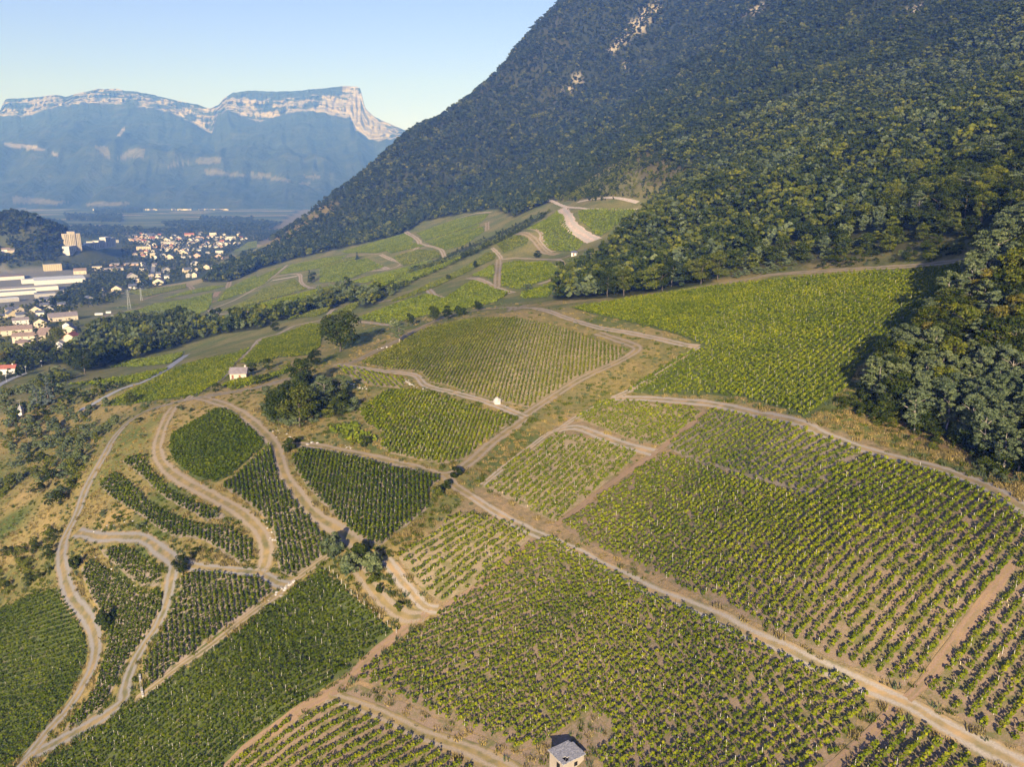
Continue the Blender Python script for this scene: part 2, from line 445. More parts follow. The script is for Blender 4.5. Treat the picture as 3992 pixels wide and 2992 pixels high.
def at_depth(u, v, d):
    r = rays(np.stack([u, v], 1))
    return r * d
rng2 = np.random.default_rng(3)
top_v = np.interp(mu, SKY[:, 0], SKY[:, 1]) + fbm(mu / 14, mu * 0, 3, 2) * 2.0
bot_v = np.maximum(np.interp(mu, FOOT[:, 0], FOOT[:, 1]) + fbm(mu / 20, mu * 0 + 5, 3, 8) * 9.0, top_v + 3)
NR = 150
prof = np.linspace(0, 1, NR)
bot_s = np.convolve(np.pad(bot_v, 45, mode='edge'), np.ones(91) / 91, mode='valid')
Vm = np.zeros((len(mu), NR, 3))
mid = at_depth(mu, np.full(len(mu), 760.0), 8600.0)
for k, t in enumerate(prof):
    if t < .50:      # wooded slope from the valley floor up to the foot of the cliff
        q = t / .50
        dep = 6300 + (10700 - 6300) * q
        bq = bot_s + (bot_v - bot_s) * q ** 4
        zt = CAMZ + rays(np.stack([mu, bq], 1))[:, 2] * 10700
        z = -30 + (zt + 30) * (q ** 1.35)
        bench = np.exp(-((q - .5) / .13) ** 2) * 90
        r = rays(np.stack([mu, bq], 1))
        x = r[:, 0] * dep; y = r[:, 1] * dep
        z = z + (1 - 2.4 * np.abs(fbm(x / 420 + .0006 * y, y / 2600, 4, 52))) * 95 * np.sin(np.pi * q) ** .6
        amp = 150 * np.sin(np.pi * q) ** .8
        z = z + amp * (fbm(x / 900 + 3, y / 900, 5, 40)) + bench * (.5 + .5 * fbm(x / 1500, y / 1500, 2, 11))
    elif t < .80:    # cliff band: steps and ledges
        q = (t - .50) / .30
        dep = 10700 + 420 * q
        vv = bot_v + (top_v - bot_v) * q
        r = rays(np.stack([mu, vv], 1))
        st = fbm(mu / 30 + 40, mu * 0 + q * 7, 3, 5)
        dd = dep + np.sin(q * 17 + 2.2 * fbm(mu / 60, mu * 0, 2, 6)) * 45 + fbm(mu / 9, mu * 0 + q * 3.0, 4, 17) * 130 * np.sin(np.pi * q) ** .5
        x = r[:, 0] * dd; y = r[:, 1] * dd; z = CAMZ + r[:, 2] * dd
    else:            # plateau falling away behind the rim
        q = (t - .80) / .20
        dep = 11120 + 2600 * q
        r = rays(np.stack([mu, top_v], 1))
        x = r[:, 0] * dep; y = r[:, 1] * dep
        z = CAMZ + r[:, 2] * 11120 * (1 - .25 * q)
    Vm[:, k] = np.stack([x, y, z], 1)
mi_, mj_ = np.meshgrid(np.arange(len(mu) - 1), np.arange(NR - 1), indexing='ij')
ma = (mi_ * NR + mj_).ravel()
mme = mesh('mountain', Vm.reshape(-1, 3), np.stack([ma, ma + NR, ma + NR + 1, ma + 1], 1), None, True)
tcol = np.zeros((len(mu), NR, 4), np.float32)
tt = np.broadcast_to(prof, (len(mu), NR))
tcol[..., 0] = ((tt > .495) & (tt < .80)).astype(float)
mu2 = np.broadcast_to(mu[:, None], tt.shape)
_wp = P('1 1150,0 1735,0 900,0 620,0')[:, 0]
tcol[..., 0] *= 1 - ((mu2 > _wp[0]) & (mu2 < _wp[1]) & (tt > .715 + .02 * fbm(mu2 / 25, mu2 * 0, 2, 4)))
tcol[..., 0] *= 1 - ((mu2 > _wp[3]) & (mu2 < _wp[2]) & (tt > .75 + .02 * fbm(mu2 / 20, mu2 * 0, 2, 14)))
# talus fan below the prow at the right and the meadows on the benches
_, mv_, _ = project(Vm[..., 0], Vm[..., 1], Vm[..., 2])
for s in ('1 960,548 1000,535 1105,540 1100,565 980,570', '1 1010,600 1160,610 1300,620 1450,650 1450,665 1300,640 1020,625', '1 1510,625 1610,630 1600,650 1540,645', '1 560,545 640,490 715,495 700,540', '1 450,480 520,480 530,550 510,545', '1 0,735 300,762 200,775 0,770', '1 370,770 600,765 600,780 370,785', '1 860,560 940,560 800,600', '1 1480,670 1560,660 1540,680'):
    tcol[..., 1] = np.maximum(tcol[..., 1], inside(P(s), mu2, mv_))
for s in ('1 1720,330 1770,240 1810,190 1835,260 1880,320 1990,410 1970,440 1920,458 1870,440 1800,390 1770,300', '1 0,462 150,478 260,520 262,535 200,505 100,492 0,480', '1 570,430 620,380 620,400 590,430'):
    tcol[..., 2] = np.maximum(tcol[..., 2], inside(P(s), mu2, mv_))
at = mme.color_attributes.new('Col', 'FLOAT_COLOR', 'POINT'); at.data.foreach_set('color', tcol.ravel())
m, nt, out, N = nodes('wooded_limestone')
pos = N('NewGeometry').outputs['Position']; nor = N('NewGeometry').outputs['Normal']
sepc = N('SeparateColor', {0: N('VertexColor', layer_name='Col').outputs[0]})
strat = N('Mapping', {'Vector': pos, 'Scale': (.0022, .0022, .016)}).outputs[0]
ns = noise(N, strat, 1.0, 6.0, .65)
nf = noise(N, pos, .006, 6.0, .65)
forest = ramp(N, noise(N, pos, .0035, 8.0, .75), [(.32, (.014, .024, .012)), (.55, (.040, .052, .022)), (.72, (.085, .090, .042))])
rockc = ramp(N, noise(N, strat, 2.3, 5.0, .7), [(.3, (.17, .15, .13)), (.68, (.40, .365, .32))])
ledge = ramp(N, N('Math', {0: ns, 1: noise(N, N('Mapping', {'Vector': pos, 'Scale': (.004, .004, .0012)}).outputs[0], 1.0, 5.0, .6)}, operation='ADD').outputs[0], [(.98, 0), (1.06, 1)])
rockmask = N('Math', {0: sepc.outputs[0], 1: ledge}, operation='MULTIPLY').outputs[0]
c = mixc(N, rockmask, forest, rockc)
c = mixc(N, N('Math', {0: sepc.outputs[1], 1: ramp(N, nf, [(.35, .2), (.5, 1)])}, operation='MULTIPLY').outputs[0], c, (.15, .14, .08))
c = mixc(N, N('Math', {0: sepc.outputs[2], 1: ramp(N, ns, [(.25, 0), (.4, 1)])}, operation='MULTIPLY').outputs[0], c, rockc)
b = N('BsdfPrincipled', {'Base Color': c, 'Roughness': 1.0, 'Specular IOR Level': 0.0})
bp = N('Bump', {'Height': nf, 'Strength': 1.0, 'Distance': 60.0}); nt.links.new(bp.outputs[0], b.inputs['Normal'])
nt.links.new(b.outputs[0], out.inputs[0])
mme.materials.append(m)
tag(obj('mountain', mme), kind='structure')

# ------------------------------------------------------------------ air
HAZE = .00012
hz = Geo(); hz.box(-9000, 9000, -700, 14500, -40, 1950)
m, nt, out, N = nodes('morning_haze')
pv = N('VolumePrincipled', {'Color': (.13, .31, 1.0, 1), 'Absorption Color': (1, 1, 1, 1), 'Density': HAZE, 'Anisotropy': -.1})
nt.links.new(pv.outputs[0], out.inputs['Volume'])
ho = obj('haze', hz.mesh('haze', [m]))
tag(ho, kind='stuff')

# ------------------------------------------------------------------ plots, tracks
def drape(poly, step, dz, jag=0.0):
    """polygon on the plane -> sheet that follows the ground"""
    poly = np.asarray(poly)
    # resample the outline
    pts = []
    n = len(poly)
    for i in range(n):
        a, b = poly[i], poly[(i + 1) % n]
        k = max(1, int(np.hypot(*(b - a)) / step))
        for t in range(k): pts.append(a + (b - a) * t / k)
    pts = np.array(pts)
    if jag:
        pts = pts + np.stack([fbm(pts[:, 0] / 2.3, pts[:, 1] / 2.3, 2, 3), fbm(pts[:, 0] / 2.3, pts[:, 1] / 2.3, 2, 4)], 1) * jag
    lo, hi = pts.min(0), pts.max(0)
    gx, gy = np.meshgrid(np.arange(lo[0], hi[0], step), np.arange(lo[1], hi[1], step))
    gx = gx.ravel() + rng.uniform(-.2, .2, gx.size) * step; gy = gy.ravel() + rng.uniform(-.2, .2, gy.size) * step
    k = inside(pts, gx, gy)
    allp = np.concatenate([pts, np.stack([gx[k], gy[k]], 1)])
    nb = len(pts)
    vs, _, fs, *_ = delaunay_2d_cdt([Vector(p) for p in allp], [], [list(range(nb))], 1, 1e-4)
    v = np.array([(p.x, p.y) for p in vs])
    return np.column_stack([v, height(v[:, 0], v[:, 1]) + dz]), np.array([f for f in fs if len(f) == 3])

def soilmat(name, soil, weed, w):
    m, nt, out, N = nodes(name)
    pos = N('NewGeometry').outputs['Position']
    n1 = noise(N, pos, .35, 6.0, .7); n2 = noise(N, pos, 4.0, 4.0, .7); n3 = noise(N, pos, .05, 3.0)
    c = mixc(N, ramp(N, n2, [(.3, 0), (.7, 1)]), tuple(v * .72 for v in soil), tuple(v * 1.22 for v in soil))
    c = mixc(N, ramp(N, n1, [(.62 - w * .4, 0), (.74 - w * .35, 1)]), c, weed)
    c = mixc(N, .6, c, ramp(N, n3, [(.3, (.8, .8, .8)), (.7, (1.2, 1.15, 1.1))]), 'MULTIPLY')
    b = N('BsdfPrincipled', {'Base Color': c, 'Roughness': .95, 'Specular IOR Level': .1})
    bp = N('Bump', {'Height': n2, 'Strength': .6, 'Distance': .15}); nt.links.new(bp.outputs[0], b.inputs['Normal'])
    nt.links.new(b.outputs[0], out.inputs[0])
    return m
M['soil_red'] = soilmat('reddish_soil', (.250, .184, .122), (.135, .13, .05), .36)
M['soil_tan'] = soilmat('tan_soil', (.320, .250, .155), (.19, .17, .07), .42)
M['soil_grey'] = soilmat('stony_grey_soil', (.280, .225, .165), (.13, .13, .05), .35)
M['soil_green'] = soilmat('grassed_soil', (.165, .145, .075), (.090, .112, .032), .75)

# a track: two bare ruts with a grassy middle and frayed edges
def trackmat(name, bare, grass, mid):
    m, nt, out, N = nodes(name)
    pos = N('NewGeometry').outputs['Position']
    w = N('Attribute', attribute_name='across').outputs['Fac']      # -1 .. 1 across the track
    n1 = noise(N, pos, .7, 5.0, .7); n2 = noise(N, pos, 3.6, 5.0, .75); n3 = noise(N, pos, .25, 4.0, .6)
    aw = N('Math', {0: w}, operation='ABSOLUTE').outputs[0]
    rut = N('Math', {0: aw, 1: .52}, operation='SUBTRACT').outputs[0]
    rut = N('Math', {0: N('Math', {0: rut}, operation='ABSOLUTE').outputs[0], 1: N('Math', {0: n1, 1: .55}, operation='MULTIPLY').outputs[0]}, operation='ADD').outputs[0]
    g = N('Math', {0: ramp(N, rut, [(.38, 0), (.62, 1)]), 1: mid}, operation='MULTIPLY').outputs[0]
    c = mixc(N, ramp(N, n2, [(.3, 0), (.7, 1)]), tuple(v * .78 for v in bare), tuple(min(1, v * 1.2) for v in bare))
    gc = mixc(N, ramp(N, n3, [(.35, 0), (.65, 1)]), grass, tuple(min(1, v * 1.5) for v in (grass[0] * 1.5, grass[1] * 1.15, grass[2] * 1.2)))
    c = mixc(N, g, c, gc)
    b = N('BsdfPrincipled', {'Base Color': c, 'Roughness': .95, 'Specular IOR Level': .1})
    bp = N('Bump', {'Height': n2, 'Strength': .5, 'Distance': .1}); nt.links.new(bp.outputs[0], b.inputs['Normal'])
    def mth(op, x, y): return N('Math', {0: x, 1: y}, operation=op).outputs[0]
    e = mth('MULTIPLY', mth('SUBTRACT', .98, mth('ADD', aw, mth('MULTIPLY', n1, .45))), 2.4)
    al = mth('GREATER_THAN', mth('ADD', mth('ADD', e, .75), mth('MULTIPLY', mth('SUBTRACT', n2, .5), 2.6)), .0)
    s = N('MixShader', {0: al, 1: N('BsdfTransparent').outputs[0], 2: b.outputs[0]})
    nt.links.new(s.outputs[0], out.inputs[0])
    return m
M['track_pale'] = trackmat('pale_gravel_track', (.33, .285, .225), (.17, .15, .07), .95)
M['track_tan'] = trackmat('tan_earth_track', (.285, .228, .158), (.135, .125, .052), 1.0)
M['track_grey'] = trackmat('grey_stony_track', (.23, .212, .188), (.13, .122, .058), 1.0)
M['track_brown'] = trackmat('brown_headland', (.27, .18, .115), (.15, .13, .06), .6)
M['asphalt'] = trackmat('worn_asphalt', (.27, .27, .275), (.27, .27, .275), .0)
M['scree'] = trackmat('pale_scree', (.40, .355, .29), (.33, .28, .20), .6)

def spline(p, step):
    p = np.asarray(p, float)
    if len(p) > 2:
        q = []
        for i in range(len(p) - 1):
            p0, p1, p2, p3 = p[max(i - 1, 0)], p[i], p[i + 1], p[min(i + 2, len(p) - 1)]
            for t in np.linspace(0, 1, 8, endpoint=False):
                q.append(.5 * (2 * p1 + (p2 - p0) * t + (2 * p0 - 5 * p1 + 4 * p2 - p3) * t * t + (3 * p1 - p0 - 3 * p2 + p3) * t ** 3))
        q.append(p[-1]); p = np.array(q)
    L = np.concatenate([[0], np.cumsum(np.hypot(*np.diff(p, axis=0).T))])
    n = max(2, int(L[-1] / step) + 1)
    s = np.linspace(0, L[-1], n)
    return np.stack([np.interp(s, L, p[:, 0]), np.interp(s, L, p[:, 1])], 1)
TRACKS = []
def track(s, w, mat, dz=.10, step=None, name='vineyard_track'):
    g = G(s)
    far = np.hypot(*g.mean(0))
    step = step or max(.9, far / 260)
    c = spline(g, step)
    TRACKS.append((c, w))
    t = np.gradient(c, axis=0); t /= np.maximum(np.hypot(t[:, 0], t[:, 1]), 1e-6)[:, None]
    nrm = np.stack([-t[:, 1], t[:, 0]], 1)
    k = 7
    off = np.linspace(-1, 1, k)
    wv = w * (.50 + .13 * fbm(c[:, 0] / 7, c[:, 1] / 7, 2, 12))
    XY = c[:, None, :] + nrm[:, None, :] * (off[None, :, None] * wv[:, None, None])
    Z = height(XY[..., 0], XY[..., 1]) + dz
    V = np.concatenate([XY, Z[..., None]], -1).reshape(-1, 3)
    i, j = np.meshgrid(np.arange(len(c) - 1), np.arange(k - 1), indexing='ij')
    a = (i * k + j).ravel()
    me = mesh(name, V, np.stack([a, a + 1, a + k + 1, a + k], 1), [M[mat]], True)
    at = me.attributes.new('across', 'FLOAT', 'POINT')
    at.data.foreach_set('value', np.tile(off, len(c)).astype(np.float32))
    return tag(obj(name, me), kind='structure')

# plot: outline, row direction (two pixels), row spacing, vine step, height, width, leaf material, soil, gap share, label
PLOTS = [
 ('6 1370,1035 1900,650 9 0,430 130,470 300,530 560,610 770,670 900,700 1240,435 1600,530 1900,640 2130,760 2212,850 2500,1050 2300,1150 2080,1150 1990,1300 1720,1580 a 1480,775 1340,715 1140,640 1000,590 760,470 560,375 400,290 240,230 100,170 0,110 6 2000,1370 1900,1310 1740,1230 1500,1130',
  '9 1640,1150 2080,740', 1.95, 0.95, 1.45, 0.98, 'vine', 'soil_red', 0.03, 'the big plot right of the diagonal track'),
 ('9 300,165 500,205 960,335 1230,430 900,690 770,660 560,600 300,520 10,400', '9 560,600 960,350', 2.75, 0.85, 1.5, 0.95, 'vine', 'soil_grey', .01, 'the hedge plot under the woodland track'),
 ('6 1590,365 1800,370 2130,415 2060,500 1900,610 1760,580 1600,520 1440,460', '9 560,600 960,350', 2.1, 0.95, 1.45, 1.25, 'vine', 'soil_tan', 0.08, 'the small gappy plot below the track bend'),
 ('6 1330,540 1450,555 1600,590 1780,650 1690,740 1330,1020 1200,960 1050,880 940,830 1080,720 1270,580', '6 1010,860 1290,640', 2.1, 0.95, 1.45, 1.25, 'vine', 'soil_tan', 0.1, 'the gappy plot above the diagonal track'),
 ('8 840,70 890,20 1000,10 1280,80 1400,140 1100,400 840,560 700,470 640,380 560,280 680,180', '8 650,380 1000,150', 2.1, 0.95, 1.45, 1.25, 'vine', 'soil_tan', 0.11, 'the gappy plot with tan vine guards'),
 ('8 310,1030 340,960 700,715 1060,430 1430,150 1500,150 1700,260 1950,400 2150,520 a 0,230 240,340 560,500 700,560 880,650 1060,690 1180,750 1290,850 1200,960 1000,1264 850,1500 8 1850,1750 1780,1500 1890,1345 1740,1245 1640,1290 1480,1430 1280,1470 1130,1390 820,1270 640,1180 460,1090',
  'a 440,1210 900,870', 1.65, 0.98, 1.35, 0.95, 'vine', 'soil_red', 0.04, 'the plot around the stone hut'),
 ('8 120,1165 230,1190 400,1270 640,1380 760,1440 900,1520 1030,1567 1300,1720 600,1900 -500,1750 7 1400,1567 1600,1425 2000,1170', '8 0,1480 390,1260', 2.2, 0.8, 1.45, 1.1, 'vine', 'soil_red', 0.01, 'the striped bottom plot left of the hut'),
 ('7 1990,340 2040,400 2190,520 8 160,390 250,500 400,620 530,735 460,800 330,900 200,1020 0,1150 7 1880,1190 1600,1385 1380,1567 1250,1700 200,1640 240,1567 520,1400 720,1270 830,1190 960,1100 1240,910 1500,715 1700,555 1850,445',
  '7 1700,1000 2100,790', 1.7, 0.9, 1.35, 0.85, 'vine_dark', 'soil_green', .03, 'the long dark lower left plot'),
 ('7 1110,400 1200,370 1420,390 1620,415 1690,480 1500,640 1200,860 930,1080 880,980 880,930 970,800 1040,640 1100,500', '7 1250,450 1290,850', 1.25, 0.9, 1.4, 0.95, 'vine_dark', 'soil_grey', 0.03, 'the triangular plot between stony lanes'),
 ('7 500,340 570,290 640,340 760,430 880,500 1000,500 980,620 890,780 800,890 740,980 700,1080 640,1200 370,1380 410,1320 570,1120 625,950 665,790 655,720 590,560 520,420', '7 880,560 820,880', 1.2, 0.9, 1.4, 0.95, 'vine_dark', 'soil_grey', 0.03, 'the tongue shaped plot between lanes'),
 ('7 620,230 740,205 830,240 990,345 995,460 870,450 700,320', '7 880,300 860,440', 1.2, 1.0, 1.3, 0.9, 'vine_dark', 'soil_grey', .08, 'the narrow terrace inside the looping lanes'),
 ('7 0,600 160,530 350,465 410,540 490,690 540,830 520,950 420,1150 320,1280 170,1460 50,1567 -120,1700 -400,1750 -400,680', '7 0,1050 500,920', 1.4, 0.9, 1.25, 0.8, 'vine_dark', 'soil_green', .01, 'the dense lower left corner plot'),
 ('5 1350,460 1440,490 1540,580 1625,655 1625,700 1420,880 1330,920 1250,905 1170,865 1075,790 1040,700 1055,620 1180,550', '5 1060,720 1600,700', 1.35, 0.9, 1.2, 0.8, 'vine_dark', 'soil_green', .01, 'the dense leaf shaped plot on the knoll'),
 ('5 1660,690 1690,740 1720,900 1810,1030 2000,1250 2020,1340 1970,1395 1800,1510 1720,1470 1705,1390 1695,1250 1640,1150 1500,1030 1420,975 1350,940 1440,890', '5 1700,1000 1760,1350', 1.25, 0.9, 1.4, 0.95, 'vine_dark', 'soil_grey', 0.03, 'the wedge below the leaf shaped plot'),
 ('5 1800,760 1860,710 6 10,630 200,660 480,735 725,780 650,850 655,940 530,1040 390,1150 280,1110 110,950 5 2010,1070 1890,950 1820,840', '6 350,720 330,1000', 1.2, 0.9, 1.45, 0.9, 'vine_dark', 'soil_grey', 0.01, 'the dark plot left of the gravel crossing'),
 ('6 280,420 430,310 560,310 680,330 890,400 1100,455 1090,490 950,585 850,680 720,710 570,680 440,650 380,610 410,540 310,490', '6 700,340 540,640', 1.35, 0.95, 1.35, 0.85, 'vine', 'soil_tan', .05, 'the plot below the white boulder'),
 ('3 840,990 960,935 1220,795 1440,755 1600,750 1750,765 1900,800 2080,860 2200,905 6 1720,90 1660,150 1460,235 1270,350 1190,405 1040,370 880,330 740,280 660,270 610,210 480,200 370,180', '3 1500,800 1330,1100', 1.5, 0.9, 1.3, 0.7, 'vine_yellow', 'soil_tan', 0.06, 'the pale plot around the white boulder'),
 ('4 255,780 500,740 700,710 960,675 1200,650 1500,625 1800,605 1990,580 1900,720 1700,880 1500,1030 1440,1130 1275,1265 1180,1220 1000,1170 860,1155 660,1155 490,1145 610,1060 830,945 710,895 510,845 340,805', '4 1100,1200 1850,620', 2.5, 0.85, 1.6, 1.02, 'vine', 'soil_green', 0.02, 'the large plot beside the right wood'),  # darker soil chosen so its colour carries the shade between the hedges
 ('a 2100,110 2212,-20 2500,-60 2600,1300 2212,1140 2000,1080 1800,940 1720,880 1600,815 1785,565 1970,300', 'a 1800,940 2200,420', 2.0, 0.95, 1.5, 1.05, 'vine', 'soil_red', 0.06, 'the widely spaced plot at the right edge'),
 ('a 1430,945 1490,980 1630,1050 1800,1150 1950,1230 2020,1290 2100,1500 900,1640 1150,1264 1310,1060', 'a 1800,940 2200,420', 1.95, 0.95, 1.5, 1.05, 'vine', 'soil_red', 0.06, 'the small lower right corner plot'),
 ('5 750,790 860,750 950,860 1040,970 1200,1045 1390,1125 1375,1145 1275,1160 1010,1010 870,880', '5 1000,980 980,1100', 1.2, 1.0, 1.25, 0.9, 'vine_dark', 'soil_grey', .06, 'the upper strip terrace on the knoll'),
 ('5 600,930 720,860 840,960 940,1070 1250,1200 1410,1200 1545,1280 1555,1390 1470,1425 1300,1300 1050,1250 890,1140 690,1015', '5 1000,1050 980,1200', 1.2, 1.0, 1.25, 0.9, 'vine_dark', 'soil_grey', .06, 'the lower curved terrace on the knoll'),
 ('3 700,1010 860,1030 980,1060 1090,1075 1060,1130 960,1120 880,1110 800,1080', '3 800,1020 900,1110', 1.8, 1.1, 1.2, .8, 'vine', 'soil_tan', .3, 'the overgrown patch above the tree clump'),
 ('2 820,1630 1190,1440 1500,1290 1900,1200 2030,1155 1880,1310 1850,1350 1690,1480 1590,1555 1300,1575 1000,1620', '2 1000,1560 1800,1260', 2.0, 1.3, 1.3, 1.0, 'vine', 'soil_green', .0, 'the green plot sloping below the cottage lane'),
 ('3 190,990 310,865 400,845 560,780 625,785 625,900 550,950 400,960 260,1000', '3 300,960 500,820', 2.0, 1.3, 1.3, 1.0, 'vine', 'soil_green', .0, 'the green plot behind the cottage'),
 ('3 80,1120 150,1085 330,1060 520,1000 560,1010 400,1060 180,1130', '3 150,1100 450,1020', 2.0, 1.3, 1.2, 1.0, 'vine', 'soil_green', .05, 'the small plot in front of the cottage'),
]
MIDPLOTS = ['2 880,1320 1000,1265 1480,1190 1470,1220 1370,1285 1000,1305', '2 500,1450 780,1430 1180,1360 1370,1320 1200,1410 1000,1450 700,1455',
 '3 1000,660 1200,570 1525,390 1570,405 1560,430 1450,480 1220,590 1040,660', '3 820,750 1050,665 1200,620 1290,645 1440,545 1560,590 1640,612 1570,660 1400,700 1200,730 1010,780',
 '3 1440,520 1555,450 1555,555', '3 1595,575 1605,455 1700,440 1835,445 1910,495 1890,520 1790,560 1690,595', '3 1570,350 1670,305 1745,325 1735,350 1610,395',
 '3 1735,270 1895,170 1945,250 2040,345 2000,385 1870,385 1820,340 1820,290', '3 2010,170 2212,160 4 540,352 480,400 420,440 380,470 330,430 290,400', '3 1700,615 1860,565 1930,540 1885,590 1850,635 1710,645',
 '3 700,720 835,655 820,690 760,735 650,740', '3 735,390 1075,292 1120,320 1115,365 920,398 760,398', '3 1140,290 1350,215 1530,185 1490,230 1300,295 1180,330',
 '3 1210,350 1490,255 1505,280 1400,355 1300,380', '3 1010,420 1150,378 1240,385 1275,415 1070,465', '3 620,475 870,425 970,470 870,500 740,550 620,555', '3 400,515 460,462 640,425 770,410 640,475 530,495',
 '3 120,590 430,465 310,570 60,665', '3 90,710 310,590 480,535 510,565 550,590 300,660 190,695', '2 780,980 900,910 1040,860 1110,850 1250,800 1480,770 1720,710 1710,780 1680,845 1480,935 1290,945 1000,965',
 '2 840,845 1050,820 1300,770 1500,700 1720,655 1820,660 1700,690 1480,730 1200,790', '3 200,700 560,605 700,575 600,640 350,715', '3 460,770 560,715 680,690 650,720 600,740 480,750',
 '3 760,560 900,520 1060,480 1230,430 1200,460 1000,520 860,560', '2 1880,380 2000,300 2072,290 2072,340 1960,370', '2 1900,650 2072,560 2072,640 1880,690', '2 1000,700 1500,640 1500,670 1180,740', '6 110,520 250,480 300,520 380,570 360,620 200,580', '3 1060,520 1240,470 1420,400 1300,470 1120,545 1000,580', '3 900,560 1040,510 1100,500 1000,560 900,610 860,600', '3 640,450 800,420 860,415 740,450 640,480', '3 430,760 500,735 560,715 480,750', '3 1180,340 1300,300 1480,240 1480,250 1250,345', '3 980,385 1130,345 1190,360 1120,372 1000,400']

for poly, dirs, sp_, st_, h_, w_, lm, sm, gap, lab in PLOTS:
    V_, F_ = drape(G(poly), 2.0, .05, .5)
    tag(obj('vineyard_soil', mesh('vineyard_soil', V_, F_, [M[sm]], True)), kind='structure')
for poly in MIDPLOTS:
    V_, F_ = drape(G(poly), 6.0, .08, 1.0)
    tag(obj('vineyard_soil', mesh('vineyard_soil', V_, F_, [M['soil_green']], True)), kind='structure')

